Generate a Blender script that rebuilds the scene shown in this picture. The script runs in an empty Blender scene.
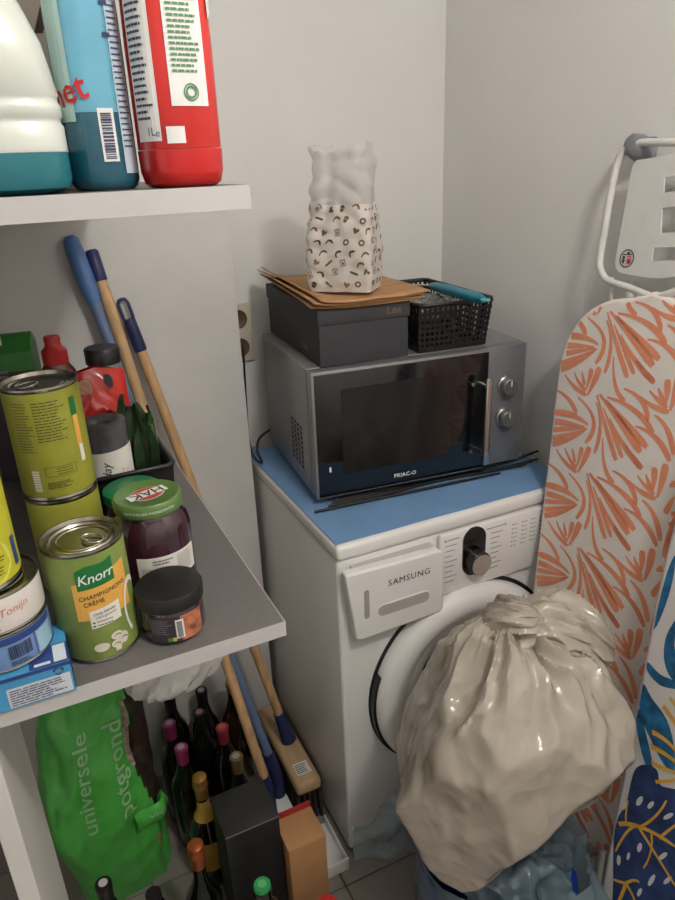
import bpy, bmesh, math, random
from mathutils import Vector, Matrix, noise

# ------------------------------------------------------------------ camera, light, exposure
scene = bpy.context.scene
COL = scene.collection
RIGHT = Vector((0.90070514, -0.43268702, -0.03888695))
DOWN = Vector((-0.19829477, -0.32983023, -0.92297952))
FWD = Vector((0.38653517, 0.83904348, -0.38287936))
CAM = Vector((-0.47441231, -1.06012881, 1.53344321))
FPX = 692.0
cd = bpy.data.cameras.new('camera')
cd.sensor_fit = 'HORIZONTAL'
cd.sensor_width = 36.0
cd.lens = 36.0 * FPX / 675.0
cd.clip_start = 0.02
cam = bpy.data.objects.new('camera', cd)
COL.objects.link(cam)
M4 = Matrix((RIGHT, -DOWN, -FWD)).transposed().to_4x4()
M4.translation = CAM
cam.matrix_world = M4
scene.camera = cam

world = bpy.data.worlds.new('world')
scene.world = world
world.use_nodes = True
world.node_tree.nodes['Background'].inputs[0].default_value = (0.8, 0.85, 0.9, 1)
world.node_tree.nodes['Background'].inputs[1].default_value = 0.05

LAMP = Vector((0.02, -1.2, 2.33))
LAMP_POWER = 74.0
vs = scene.view_settings
vs.view_transform = 'Standard'
vs.look = 'None'
vs.gamma = 1.0
vs.use_curve_mapping = False
vs.exposure = 0.0


def at(px, py, axis, val):
    """point on the ray of photo pixel (px, py) where coordinate `axis` equals val"""
    d = RIGHT * ((px - 337.5) / FPX) + DOWN * ((py - 450.0) / FPX) + FWD
    return CAM + d * ((val - CAM[axis]) / d[axis])


def on_plane(px, py, p0, n):
    d = RIGHT * ((px - 337.5) / FPX) + DOWN * ((py - 450.0) / FPX) + FWD
    return CAM + d * ((p0 - CAM).dot(n) / d.dot(n))


# ------------------------------------------------------------------ materials
def S(r, g, b):
    f = lambda c: (c / 255 / 12.92) if c / 255 <= 0.04045 else ((c / 255 + 0.055) / 1.055) ** 2.4
    return (f(r), f(g), f(b), 1.0)


MATS = {}


def mat(name, col, rough=0.5, metal=0.0, var=0.05, scale=25.0, bump=0.0, bscale=150.0, coat=0.0,
        alpha=1.0, sss=0.0, emit=0.0, transl=0.0, spec=0.5, stretch=None, crease=0.0):
    if name in MATS:
        return MATS[name]
    m = bpy.data.materials.new(name)
    m.use_nodes = True
    nt = m.node_tree
    b = nt.nodes['Principled BSDF']
    c = S(*col)
    tc = nt.nodes.new('ShaderNodeTexCoord')
    mp = nt.nodes.new('ShaderNodeMapping')
    nt.links.new(tc.outputs['Object'], mp.inputs[0])
    if stretch:
        mp.inputs['Scale'].default_value = stretch
    nz = nt.nodes.new('ShaderNodeTexNoise')
    nz.inputs['Scale'].default_value = scale
    nz.inputs['Detail'].default_value = 4
    nt.links.new(mp.outputs[0], nz.inputs['Vector'])
    rp = nt.nodes.new('ShaderNodeMapRange')
    rp.inputs['From Min'].default_value = 0.3
    rp.inputs['From Max'].default_value = 0.7
    rp.inputs['To Min'].default_value = 1 - var * 2
    rp.inputs['To Max'].default_value = 1 + var
    nt.links.new(nz.outputs[0], rp.inputs[0])
    mx = nt.nodes.new('ShaderNodeMix')
    mx.data_type = 'RGBA'
    mx.blend_type = 'MULTIPLY'
    mx.inputs[0].default_value = 1.0
    mx.inputs[6].default_value = c
    nt.links.new(rp.outputs[0], mx.inputs[7])
    nt.links.new(mx.outputs[2], b.inputs['Base Color'])
    b.inputs['Roughness'].default_value = rough
    b.inputs['Metallic'].default_value = metal
    b.inputs['Coat Weight'].default_value = coat
    b.inputs['Coat Roughness'].default_value = 0.08
    b.inputs['Specular IOR Level'].default_value = spec
    if sss:
        b.inputs['Subsurface Weight'].default_value = sss
        b.inputs['Subsurface Radius'].default_value = (0.02, 0.02, 0.02)
        b.inputs['Subsurface Scale'].default_value = 0.5
    if emit:
        b.inputs['Emission Color'].default_value = c
        b.inputs['Emission Strength'].default_value = emit
    if bump:
        n2 = nt.nodes.new('ShaderNodeTexNoise')
        n2.inputs['Scale'].default_value = bscale
        n2.inputs['Detail'].default_value = 3
        nt.links.new(mp.outputs[0], n2.inputs['Vector'])
        bp = nt.nodes.new('ShaderNodeBump')
        bp.inputs['Strength'].default_value = bump
        bp.inputs['Distance'].default_value = 0.004
        nt.links.new(n2.outputs[0], bp.inputs['Height'])
        nt.links.new(bp.outputs[0], b.inputs['Normal'])
    if crease:
        hs = []
        for sc_v, rnd_v in ((11.0, 1.0), (26.0, 1.0)):
            vn = nt.nodes.new('ShaderNodeTexVoronoi')
            vn.feature = 'F1'
            vn.inputs['Scale'].default_value = sc_v
            wn = nt.nodes.new('ShaderNodeTexNoise')
            wn.inputs['Scale'].default_value = 5.0
            ad = nt.nodes.new('ShaderNodeVectorMath')
            ad.operation = 'MULTIPLY_ADD'
            ad.inputs[1].default_value = (0.12, 0.12, 0.12)
            nt.links.new(tc.outputs['Object'], wn.inputs['Vector'])
            nt.links.new(wn.outputs['Color'], ad.inputs[0])
            nt.links.new(tc.outputs['Object'], ad.inputs[2])
            nt.links.new(ad.outputs[0], vn.inputs['Vector'])
            hs.append((vn, sc_v))
        sm_ = nt.nodes.new('ShaderNodeMath')
        sm_.operation = 'MULTIPLY_ADD'
        sm_.inputs[1].default_value = 0.45
        nt.links.new(hs[1][0].outputs['Distance'], sm_.inputs[0])
        nt.links.new(hs[0][0].outputs['Distance'], sm_.inputs[2])
        bp = nt.nodes.new('ShaderNodeBump')
        bp.inputs['Strength'].default_value = crease
        bp.inputs['Distance'].default_value = 0.02
        nt.links.new(sm_.outputs[0], bp.inputs['Height'])
        nt.links.new(bp.outputs[0], b.inputs['Normal'])
        nt.links.new(bp.outputs[0], b.inputs['Coat Normal'])
    out = nt.nodes['Material Output']
    src = b.outputs[0]
    if transl:
        tl = nt.nodes.new('ShaderNodeBsdfTranslucent')
        nt.links.new(mx.outputs[2], tl.inputs[0])
        ms = nt.nodes.new('ShaderNodeMixShader')
        ms.inputs[0].default_value = transl
        nt.links.new(src, ms.inputs[1])
        nt.links.new(tl.outputs[0], ms.inputs[2])
        src = ms.outputs[0]
    if alpha < 1:
        tr = nt.nodes.new('ShaderNodeBsdfTransparent')
        tr.inputs[0].default_value = tuple(0.6 + 0.4 * x for x in c[:3]) + (1,)
        ms = nt.nodes.new('ShaderNodeMixShader')
        ms.inputs[0].default_value = alpha
        nt.links.new(tr.outputs[0], ms.inputs[1])
        nt.links.new(src, ms.inputs[2])
        src = ms.outputs[0]
    nt.links.new(src, out.inputs[0])
    MATS[name] = m
    return m


WHITE_WALL = mat('painted_wall', (232, 230, 227), 0.85, var=0.02, scale=3, bump=0.12, bscale=260)
CEIL = mat('painted_ceiling', (232, 230, 226), 0.9, var=0.02, scale=3)
TILE = mat('floor_tile', (150, 143, 136), 0.35, var=0.08, scale=9, bump=0.05, bscale=60)
GROUT = mat('grout', (92, 86, 80), 0.9, var=0.1)
LAMINATE = mat('white_laminate', (214, 211, 207), 0.45, var=0.03, scale=8)
BOARD = mat('shelf_edge_laminate', (190, 187, 186), 0.5, var=0.03, scale=8)
GREYTOP = mat('grey_laminate', (104, 100, 98), 0.5, var=0.04, scale=120)
ENAMEL = mat('white_enamel', (238, 237, 235), 0.28, var=0.015, scale=4)
PLASTIC_W = mat('white_plastic', (238, 237, 235), 0.35, var=0.015, scale=4)
GREY_PL = mat('grey_plastic', (120, 122, 128), 0.45)
BLACK_PL = mat('black_plastic', (24, 24, 26), 0.42, var=0.1)
BLACK_GLOSS = mat('black_gloss', (9, 9, 11), 0.1, coat=0.6)
SILVER = mat('silver_paint', (150, 150, 152), 0.38, metal=0.55, var=0.04, scale=60)
CHROME = mat('brushed_metal', (200, 198, 194), 0.25, metal=1.0, var=0.04, scale=80)
TIN = mat('tin_metal', (176, 172, 160), 0.24, metal=1.0, var=0.05, scale=60)
INK = mat('dark_ink', (40, 40, 42), 0.6)
INK_GREY = mat('grey_ink', (120, 120, 122), 0.6)
INK_WHITE = mat('white_ink', (232, 230, 226), 0.5)
INK_RED = mat('red_ink', (196, 42, 44), 0.5)
WOOD = mat('handle_wood', (208, 168, 122), 0.5, var=0.14, scale=14, stretch=(6, 6, 0.8))


# ------------------------------------------------------------------ mesh builder
_tcache = {}


def text_geo(s, size, shear=0.0, offset=0.0, space=1.0):
    k = (s, size, shear, offset, space)
    if k in _tcache:
        return _tcache[k]
    cu = bpy.data.curves.new('lettering_curve', 'FONT')
    cu.body = s
    cu.size = 1.0
    cu.shear = shear
    cu.offset = offset
    cu.space_character = space
    cu.align_x = 'CENTER'
    cu.align_y = 'CENTER'
    cu.resolution_u = 2
    ob = bpy.data.objects.new('lettering_curve', cu)
    COL.objects.link(ob)
    me = bpy.data.meshes.new_from_object(ob)
    v = [(p.co.x * size, p.co.y * size) for p in me.vertices]
    f = [tuple(p.vertices) for p in me.polygons]
    bpy.data.objects.remove(ob)
    bpy.data.meshes.remove(me)
    bpy.data.curves.remove(cu)
    _tcache[k] = (v, f)
    return v, f


class MB:
    def __init__(self):
        self.v, self.f, self.m, self.cur = [], [], [], 0

    def add(self, vs, fs):
        o = len(self.v)
        self.v += [Vector(p) for p in vs]
        self.f += [tuple(i + o for i in f) for f in fs]
        self.m += [self.cur] * len(fs)
        return self

    def mi(self, i):
        self.cur = i
        return self

    def box(self, x0, x1, y0, y1, z0, z1, bev=0.0, seg=2, fn=None):
        bm = bmesh.new()
        bmesh.ops.create_cube(bm, size=1)
        for p in bm.verts:
            p.co = Vector(((x0 + x1) / 2 + p.co.x * (x1 - x0), (y0 + y1) / 2 + p.co.y * (y1 - y0), (z0 + z1) / 2 + p.co.z * (z1 - z0)))
        if bev:
            bmesh.ops.bevel(bm, geom=bm.edges[:], offset=bev, segments=seg, affect='EDGES', profile=0.5)
        bm.verts.index_update()
        vs = [fn(p.co) if fn else p.co.copy() for p in bm.verts]
        self.add(vs, [tuple(q.index for q in f.verts) for f in bm.faces])
        bm.free()
        return self

    def lathe(self, prof, n=36, c=(0, 0, 0), fn=None, sx=1.0, sy=1.0):
        cx, cy, cz = c
        rings, vs, fs = [], [], []
        for r, z in prof:
            if r < 1e-6:
                rings.append([len(vs)])
                vs.append((cx, cy, cz + z))
            else:
                rings.append(list(range(len(vs), len(vs) + n)))
                vs += [(cx + r * sx * math.cos(2 * math.pi * i / n), cy + r * sy * math.sin(2 * math.pi * i / n), cz + z) for i in range(n)]
        for a, b in zip(rings, rings[1:]):
            for i in range(n):
                j = (i + 1) % n
                if len(a) == 1 and len(b) == 1:
                    continue
                if len(a) == 1:
                    fs.append((a[0], b[j], b[i]))
                elif len(b) == 1:
                    fs.append((a[i], a[j], b[0]))
                else:
                    fs.append((a[i], a[j], b[j], b[i]))
        if fn:
            vs = [fn(Vector(p)) for p in vs]
        return self.add(vs, fs)

    def tube(self, pts, r, n=10, closed=False):
        pts = [Vector(p) for p in pts]
        N = len(pts)
        rad = r if isinstance(r, (list, tuple)) else [r] * N
        vs, fs = [], []
        up = None
        for i, p in enumerate(pts):
            a = pts[(i - 1) % N] if (closed or i > 0) else p
            b = pts[(i + 1) % N] if (closed or i < N - 1) else p
            t = (b - a).normalized()
            if up is None:
                up = t.orthogonal().normalized()
            up = (up - t * up.dot(t))
            up = up.normalized() if up.length > 1e-6 else t.orthogonal().normalized()
            w = t.cross(up)
            vs += [p + (up * math.cos(2 * math.pi * k / n) + w * math.sin(2 * math.pi * k / n)) * rad[i] for k in range(n)]
        for i in range(N if closed else N - 1):
            i2 = (i + 1) % N
            for k in range(n):
                k2 = (k + 1) % n
                fs.append((i * n + k, i * n + k2, i2 * n + k2, i2 * n + k))
        if not closed:
            fs.append(tuple(range(n - 1, -1, -1)))
            fs.append(tuple((N - 1) * n + k for k in range(n)))
        return self.add(vs, fs)

    def prism(self, outline, fn, t0, t1):
        """outline: 2D points; fn(u, v, t) -> 3D"""
        n = len(outline)
        vs = [fn(u, v, t0) for u, v in outline] + [fn(u, v, t1) for u, v in outline]
        fs = [tuple(range(n))[::-1], tuple(range(n, 2 * n))]
        fs += [(i, (i + 1) % n, n + (i + 1) % n, n + i) for i in range(n)]
        return self.add(vs, fs)

    def sheet(self, fn, nu, nv, wrap=False):
        vs = [fn(i / nu, j / nv) for j in range(nv + 1) for i in range(nu if wrap else nu + 1)]
        w = nu if wrap else nu + 1
        fs = []
        for j in range(nv):
            for i in range(nu):
                i2 = (i + 1) % w
                fs.append((j * w + i, j * w + i2, (j + 1) * w + i2, (j + 1) * w + i))
        return self.add(vs, fs)

    def rect(self, u0, u1, v0, v1, fn, nu=1, nv=1):
        return self.sheet(lambda a, b: fn(u0 + (u1 - u0) * a, v0 + (v1 - v0) * b), nu, nv)

    def text(self, s, size, fn, u=0.0, v=0.0, shear=0.0, offset=0.0, rot=0.0, space=1.0):
        tv, tf = text_geo(s, size, shear, offset, space)
        c, sn = math.cos(rot), math.sin(rot)
        return self.add([fn(u + x * c - y * sn, v + x * sn + y * c) for x, y in tv], tf)

    def lines(self, u0, u1, v0, v1, n, fn, h=0.0009, seed=1, nu=6, ragged=0.3):
        rnd = random.Random(seed)
        for i in range(n):
            v = v1 - (v1 - v0) * (i + 0.5) / n
            w = (u1 - u0) * (1 - ragged * rnd.random())
            # words
            x = u0
            while x < u0 + w:
                ww = min(rnd.uniform(0.08, 0.25) * (u1 - u0), u0 + w - x)
                self.rect(x, x + ww * 0.86, v - h / 2, v + h / 2, fn, 2, 1)
                x += ww
        return self

    def poly(self, pts, fn):
        return self.add([fn(u, v) for u, v in pts], [tuple(range(len(pts)))])

    def stroke(self, pts, w, fn, taper=(0.25, 1.0), n=9):
        """soft leaf-like stroke through 2-3 control points"""
        P = [Vector((a, b)) for a, b in pts]
        if len(P) == 2:
            P = [P[0], (P[0] + P[1]) / 2, P[1]]
        if len(P) > 3:
            C = []
            for i in range(n):
                t = i / (n - 1) * (len(P) - 1)
                k = min(int(t), len(P) - 2)
                C.append(P[k].lerp(P[k + 1], t - k))
        else:
            C = []
            ctrl = P[1] * 2 - (P[0] + P[2]) / 2
            for i in range(n):
                t = i / (n - 1)
                C.append(P[0] * (1 - t) ** 2 + ctrl * 2 * t * (1 - t) + P[2] * t * t)
        vs, fs = [], []
        L = []
        for i, p in enumerate(C):
            t = i / (n - 1)
            d = (C[min(i + 1, n - 1)] - C[max(i - 1, 0)])
            d = d.normalized() if d.length else Vector((1, 0))
            nn = Vector((-d.y, d.x))
            ww = w / 2 * (taper[0] + (taper[1] - taper[0]) * min(1, t * 1.6)) * (1 if t < 0.92 else 0.62)
            L.append((p + nn * ww, p - nn * ww))
        for a, b in L:
            A, B = fn(a.x, a.y), fn(b.x, b.y)
            if A is None or B is None:
                vs.append(None)
                vs.append(None)
            else:
                vs += [A, B]
        for i in range(n - 1):
            q = (2 * i, 2 * i + 1, 2 * i + 3, 2 * i + 2)
            if all(vs[k] is not None for k in q):
                self.add([vs[k] for k in q], [(0, 1, 2, 3)])
        return self

    def build(self, name, mats, parent=None, smooth=None, loc=None, rotz=0.0, world=False, recalc=True, weld=False):
        me = bpy.data.meshes.new(name)
        V = self.v
        if world:
            if parent is not None:
                mm = Matrix.Identity(4)
                p = parent
                while p is not None:
                    mm = p.matrix_basis @ mm
                    p = p.parent
                inv = mm.inverted()
                V = [inv @ q for q in V]
            elif loc is not None:
                inv = (Matrix.Translation(Vector(loc)) @ Matrix.Rotation(rotz, 4, 'Z')).inverted()
                V = [inv @ q for q in V]
        me.from_pydata([tuple(q) for q in V], [], self.f)
        for mm in (mats if isinstance(mats, (list, tuple)) else [mats]):
            me.materials.append(mm)
        me.polygons.foreach_set('material_index', self.m)
        if recalc or weld:
            bm = bmesh.new()
            bm.from_mesh(me)
            if weld:
                bmesh.ops.remove_doubles(bm, verts=bm.verts[:], dist=1e-5)
            if recalc:
                bmesh.ops.recalc_face_normals(bm, faces=bm.faces[:])
            bm.to_mesh(me)
            bm.free()
        if smooth is not None:
            me.shade_smooth()
            me.set_sharp_from_angle(angle=math.radians(smooth))
        ob = bpy.data.objects.new(name, me)
        COL.objects.link(ob)
        if parent is not None:
            ob.parent = parent
            if not world and loc is not None:
                ob.location = loc
                ob.rotation_euler = (0, 0, rotz)
        elif loc is not None:
            ob.location = loc
            ob.rotation_euler = (0, 0, rotz)
        return ob


def tag(o, label, cat, group=None):
    o['label'] = label
    o['category'] = cat
    if group:
        o['group'] = group
    return o


def thing(name, label, cat, loc=(0, 0, 0), rotz=0.0, group=None):
    o = bpy.data.objects.new(name, None)
    o.empty_display_size = 0.05
    COL.objects.link(o)
    o.location = loc
    o.rotation_euler = (0, 0, rotz)
    return tag(o, label, cat, group)


def struct(o):
    o['kind'] = 'structure'
    return o


def cyl(r, th0, z0=0.0):
    """surface map on a cylinder round local z, label centre facing angle th0"""
    return lambda u, v: Vector((r * math.cos(th0 + u / r), r * math.sin(th0 + u / r), z0 + v))


def facing(loc, dtheta=0.0):
    return math.atan2(CAM.y - loc[1], CAM.x - loc[0]) + math.radians(dtheta)


def smoothstep(a, b, x):
    t = max(0.0, min(1.0, (x - a) / (b - a)))
    return t * t * (3 - 2 * t)


# ------------------------------------------------------------------ room shell
XR, YB, XL, YF, ZC = 0.646, 0.62, -1.35, -2.3, 2.45
fl = struct(MB().box(XL, XR, YF, YB, -0.1, -0.004).build('floor', GROUT))
tile_me = None
T = 0.2
gx, gy = -0.041, -0.065
i0, i1 = math.floor((XL - gx) / T), math.ceil((XR - gx) / T)
j0, j1 = math.floor((YF - gy) / T), math.ceil((YB - gy) / T)
for i in range(i0, i1):
    for j in range(j0, j1):
        x0, x1 = max(XL, gx + i * T + 0.0015), min(XR, gx + (i + 1) * T - 0.0015)
        y0, y1 = max(YF, gy + j * T + 0.0015), min(YB, gy + (j + 1) * T - 0.0015)
        if x1 - x0 < 0.01 or y1 - y0 < 0.01:
            continue
        full = abs(x1 - x0 - T + 0.003) < 1e-4 and abs(y1 - y0 - T + 0.003) < 1e-4
        if full:
            if tile_me is None:
                o = MB().box(-T / 2 + 0.0015, T / 2 - 0.0015, -T / 2 + 0.0015, T / 2 - 0.0015, -0.006, 0.0, 0.001, 1).build('tile', TILE, fl)
                tile_me = o.data
            else:
                o = bpy.data.objects.new('tile', tile_me)
                COL.objects.link(o)
                o.parent = fl
            o.location = ((x0 + x1) / 2, (y0 + y1) / 2, 0)
        else:
            MB().box(x0, x1, y0, y1, -0.006, 0.0).build('tile', TILE, fl)
struct(MB().box(XL - 0.1, XR + 0.1, YB, YB + 0.1, -0.1, ZC).build('wall_back', WHITE_WALL))
struct(MB().box(XR, XR + 0.1, YF, YB, -0.1, ZC).build('wall_right', WHITE_WALL))
struct(MB().box(XL - 0.1, XL, YF, YB, -0.1, ZC).build('wall_left', WHITE_WALL))
struct(MB().box(XL - 0.1, XR + 0.1, YF - 0.1, YF, -0.1, ZC).build('wall_front', WHITE_WALL))
struct(MB().box(XL - 0.1, XR + 0.1, YF - 0.1, YB + 0.1, ZC, ZC + 0.1).build('ceiling', CEIL))

# ceiling lamp (behind and above the camera): a fitting with a lit opal bowl
lt = thing('ceiling_lamp', 'round opal glass bowl lamp fixed under the ceiling', 'lamp', (LAMP.x, LAMP.y, ZC))
MB().lathe([(0, 0), (0.07, 0), (0.07, -0.03), (0.05, -0.05), (0, -0.05)], 32).build('mount', CHROME, lt, 30)
MB().lathe([(0.05, -0.05), (0.13, -0.06), (0.14, -0.075), (0.12, -0.10), (0.07, -0.12), (0, -0.125)], 40).build(
    'glass_bowl', mat('lit_opal_glass', (255, 238, 214), 0.4, emit=4.0), lt, 60)
ld = bpy.data.lights.new('bulb_light', 'POINT')
ld.energy = LAMP_POWER
ld.color = (1.0, 0.975, 0.935)
ld.shadow_soft_size = 0.1
lo = bpy.data.objects.new('bulb_light', ld)
COL.objects.link(lo)
lo.location = LAMP

# wall socket on the back wall
sp = at(243, 332, 1, YB)
so = thing('wall_socket', 'cream double wall socket between the shelves and the microwave', 'socket', (sp.x - 0.014, YB, sp.z))
MB().box(-0.04, 0.04, -0.012, 0, -0.075, 0.075, 0.006).build('face_plate', mat('cream_plastic', (214, 204, 184), 0.4), so, 40)
for dz in (-0.036, 0.036):
    r = MB().lathe([(0, 0.0004), (0.017, 0.0004), (0.019, 0.0016), (0.024, 0.0016), (0.024, -0.004), (0, -0.004)], 28,
                   fn=lambda p, dz=dz: Vector((p.x, -0.012 - p.z, dz + p.y))).build('socket_well', mat('socket_brown', (96, 74, 58), 0.5), so, 40)

# ------------------------------------------------------------------ shelving unit
SX, SY0, SY1 = -0.278, -0.485, 0.43
ZL, ZU = 1.09, 1.52
SL = XL + 0.002
un = thing('shelving_unit', 'white shelving unit with two grey topped boards and a tall back panel', 'shelves', (SL, SY0, 0))


def shelf_board(z, t):
    b = MB().mi(0).box(SL, SX - 0.001, SY0 + 0.001, SY1, z - t, z - 0.0008)
    b.mi(1).box(SL, SX - 0.0012, SY0 + 0.0012, SY1, z - 0.0009, z)
    o = b.build('shelf_board', [BOARD, GREYTOP], un, world=True)
    MB().box(SL, SX, SY0, SY0 + 0.001, z - t, z).box(SX - 0.001, SX, SY0 + 0.001, SY1, z - t, z).build('edge_band', BOARD, o, world=True)
    return o


shelf_board(ZL, 0.0175)
shelf_board(ZU, 0.0185)
MB().box(-0.585, -0.566, SY0 + 0.004, -0.27, 0, ZL - 0.0176, 0.001).build('side_panel', LAMINATE, un, world=True)
MB().box(SL, -0.012, 0.45, 0.468, 0, 1.474, 0.0008).build('back_panel', LAMINATE, un, world=True)
MB().box(SL, SX - 0.05, 0.4301, 0.45, ZL - 0.05, ZL - 0.0001).build('cleat', LAMINATE, un, world=True)
MB().box(SL, SX - 0.05, 0.4301, 0.45, ZU - 0.0186 - 0.028, ZU - 0.0186).build('cleat', LAMINATE, un, world=True)

# ------------------------------------------------------------------ washing machine
wm = thing('washing_machine', 'white front-loading washing machine under the microwave with detergent drawer pulled out', 'washing machine', (0, 0, 0))
W, D, H = 0.6, 0.55, 0.85
MB().box(0.002, W - 0.002, 0.0, D, 0.015, 0.815, 0.008, 3).build('body', ENAMEL, wm, 40)
MB().box(0, W, -0.008, D, 0.817, H, 0.01, 3).build('lid', ENAMEL, wm, 40)
for fx in (0.05, W - 0.05):
    for fy in (0.05, D - 0.05):
        MB().lathe([(0, 0), (0.02, 0), (0.02, 0.016), (0, 0.016)], 16, (fx, fy, 0)).build('foot', BLACK_PL, wm, 40)
# front fascia: gently bowed control panel
fas = MB()
fas.box(0.233, W - 0.004, -0.014, 0.0005, 0.665, 0.814, 0.005, 2).build('control_panel', PLASTIC_W, wm, 40)
fy = -0.0145
cpn = [o for o in COL.objects if o.name == 'control_panel'][0]
kn = MB()
kp = []
for i in range(25):
    a = math.pi * i / 24
    kp.append((0.318 + 0.029 * math.cos(a), 0.757 + 0.032 + 0.029 * math.sin(a) - 0.004))
for i in range(25):
    a = math.pi + math.pi * i / 24
    kp.append((0.318 + 0.029 * math.cos(a), 0.757 - 0.030 + 0.029 * math.sin(a)))
MB().prism(kp, lambda u, v, t: Vector((u, t, v)), -0.017, -0.013).build('dial_window', BLACK_GLOSS, cpn, 30)
dial = MB().lathe([(0, 0.0), (0.027, 0.0), (0.027, 0.018), (0.0245, 0.022), (0, 0.022)], 40,
                  fn=lambda p: Vector((0.322 + p.x, -0.0172 - p.z, 0.733 + p.y))).build('dial', mat('dial_side', (70, 68, 66), 0.35, metal=0.7), cpn, 30)
MB().lathe([(0, 0.0222), (0.024, 0.0222), (0.024, 0.0236), (0, 0.0236)], 40,
           fn=lambda p: Vector((0.322 + p.x, -0.0172 - p.z, 0.733 + p.y))).build('dial_face', mat('dial_steel', (186, 176, 166), 0.35, metal=0.3, var=0.08), dial, 30)
pr = MB()
fp = lambda u, v: Vector((u, fy - 0.0003, v))
for side, u0, u1 in ((0, 0.245, 0.275), (1, 0.362, 0.392)):
    for k in range(8):
        pr.rect(u0, u1 - 0.006 * (k % 3), 0.785 - k * 0.0125, 0.7866 - k * 0.0125, fp)
pr.rect(0.243, 0.247, 0.797, 0.801, fp)
pr.rect(0.250, 0.280, 0.7982, 0.8, fp)
pr.rect(0.350, 0.395, 0.7982, 0.8, fp).rect(0.397, 0.401, 0.797, 0.801, fp)
pr.build('dial_markings', INK_GREY, cpn, recalc=False)['kind'] = 'stuff'
pr = MB()
for c, u in enumerate((0.418, 0.445, 0.47, 0.496, 0.53, 0.56)):
    for k in range(6):
        pr.rect(u, u + 0.003, 0.79 - k * 0.0105, 0.793 - k * 0.0105, fp)
        pr.rect(u + 0.005, u + 0.015 - 0.002 * (k % 2), 0.7905 - k * 0.0105, 0.7917 - k * 0.0105, fp)
pr.build('option_markings', INK_GREY, cpn, recalc=False)['kind'] = 'stuff'
# detergent drawer
DY = -0.036
dr = MB()
ol = [(0.003, 0.803), (0.217, 0.797), (0.226, 0.79), (0.230, 0.652), (0.224, 0.645), (0.032, 0.640), (0.022, 0.647)]
dr.prism(ol, lambda u, v, t: Vector((u, t, v)), DY, -0.012)
dro = dr.build('drawer', PLASTIC_W, wm)
bm_mod = dro.modifiers.new('bevel', 'BEVEL')
bm_mod.width = 0.006
bm_mod.segments = 3
bm_mod.limit_method = 'ANGLE'
dro.data.shade_smooth()
dro.data.set_sharp_from_angle(angle=math.radians(50))
MB().box(0.03, 0.215, -0.014, 0.002, 0.668, 0.80).build('drawer_tray', mat('drawer_grey', (196, 192, 186), 0.5), wm)
# grip recess: a rim frame standing proud round a darker floor
def rounded(cx, cz, w, h, r, n=6):
    pts = []
    for sx, sz, a0 in ((1, 1, 0), (-1, 1, 90), (-1, -1, 180), (1, -1, 270)):
        for i in range(n + 1):
            a = math.radians(a0 + 90 * i / n)
            pts.append((cx + sx * (w / 2 - r) + r * math.cos(a), cz + sz * (h / 2 - r) + r * math.sin(a)))
    return pts
MB().prism(rounded(0.132, 0.695, 0.128, 0.034, 0.014), lambda u, v, t: Vector((u, t, v)), DY - 0.0012, DY + 0.002).build('grip_lip', PLASTIC_W, dro)
MB().prism(rounded(0.132, 0.698, 0.120, 0.024, 0.011), lambda u, v, t: Vector((u, t, v + 0.0)), DY - 0.0018, DY).build(
    'grip_recess', mat('recess_grey', (186, 180, 172), 0.5), dro)
MB().prism(rounded(0.047, 0.724, 0.011, 0.066, 0.005), lambda u, v, t: Vector((u, t, v)), DY - 0.0012, DY).build(
    'level_slot', mat('slot_grey', (168, 164, 158), 0.4), dro)
MB().text('SAMSUNG', 0.020, lambda u, v: Vector((u, DY - 0.0008, v)), 0.145, 0.757, space=1.12).build('brand_lettering', INK, dro, recalc=False)
# door: outer ring, seal gap, glass bowl
dc = Vector((0.31, 0.0, 0.43))
dm = lambda p: Vector((dc.x + p.x, -p.z, dc.z + p.y))
MB().lathe([(0.2475, -0.001), (0.2475, 0.0016), (0.236, 0.0016), (0.236, -0.001)], 72, fn=dm).build('seal_gap', BLACK_PL, wm, 40)
dro2 = MB().lathe([(0.238, 0.0), (0.2385, 0.018), (0.232, 0.032), (0.216, 0.040), (0.200, 0.041), (0.186, 0.037), (0.170, 0.027), (0.150, 0.016), (0.128, 0.010), (0.124, 0.004), (0.124, 0.0)], 96, fn=dm).build('door', ENAMEL, wm, 50)
MB().lathe([(0.126, 0.004), (0.115, 0.008), (0.08, 0.014), (0.04, 0.018), (0, 0.019)], 64, fn=dm).build('door_glass', mat('door_glass', (46, 48, 52), 0.08, coat=0.6), dro2, 60)
gp = MB()
def arcq(a0, a1, r0, r1, y0, y1):
    n = 10
    vs, fs = [], []
    for i in range(n + 1):
        a = math.radians(a0 + (a1 - a0) * i / n)
        for r, y in ((r0, y0), (r1, y0), (r1, y1), (r0, y1)):
            vs.append((dc.x + r * math.cos(a), y, dc.z + r * math.sin(a)))
    for i in range(n):
        for k in range(4):
            fs.append((i * 4 + k, i * 4 + (k + 1) % 4, i * 4 + 4 + (k + 1) % 4, i * 4 + 4 + k))
    fs += [(0, 1, 2, 3), tuple(n * 4 + k for k in (3, 2, 1, 0))]
    return gp.add(vs, fs)
arcq(160, 212, 0.233, 0.2445, -0.019, -0.001)
gp.build('door_grip', BLACK_PL, dro2, 40)
MB().box(0.37, 0.55, -0.003, 0.001, 0.03, 0.11, 0.002).build('filter_flap', PLASTIC_W, wm, 40)

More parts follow.
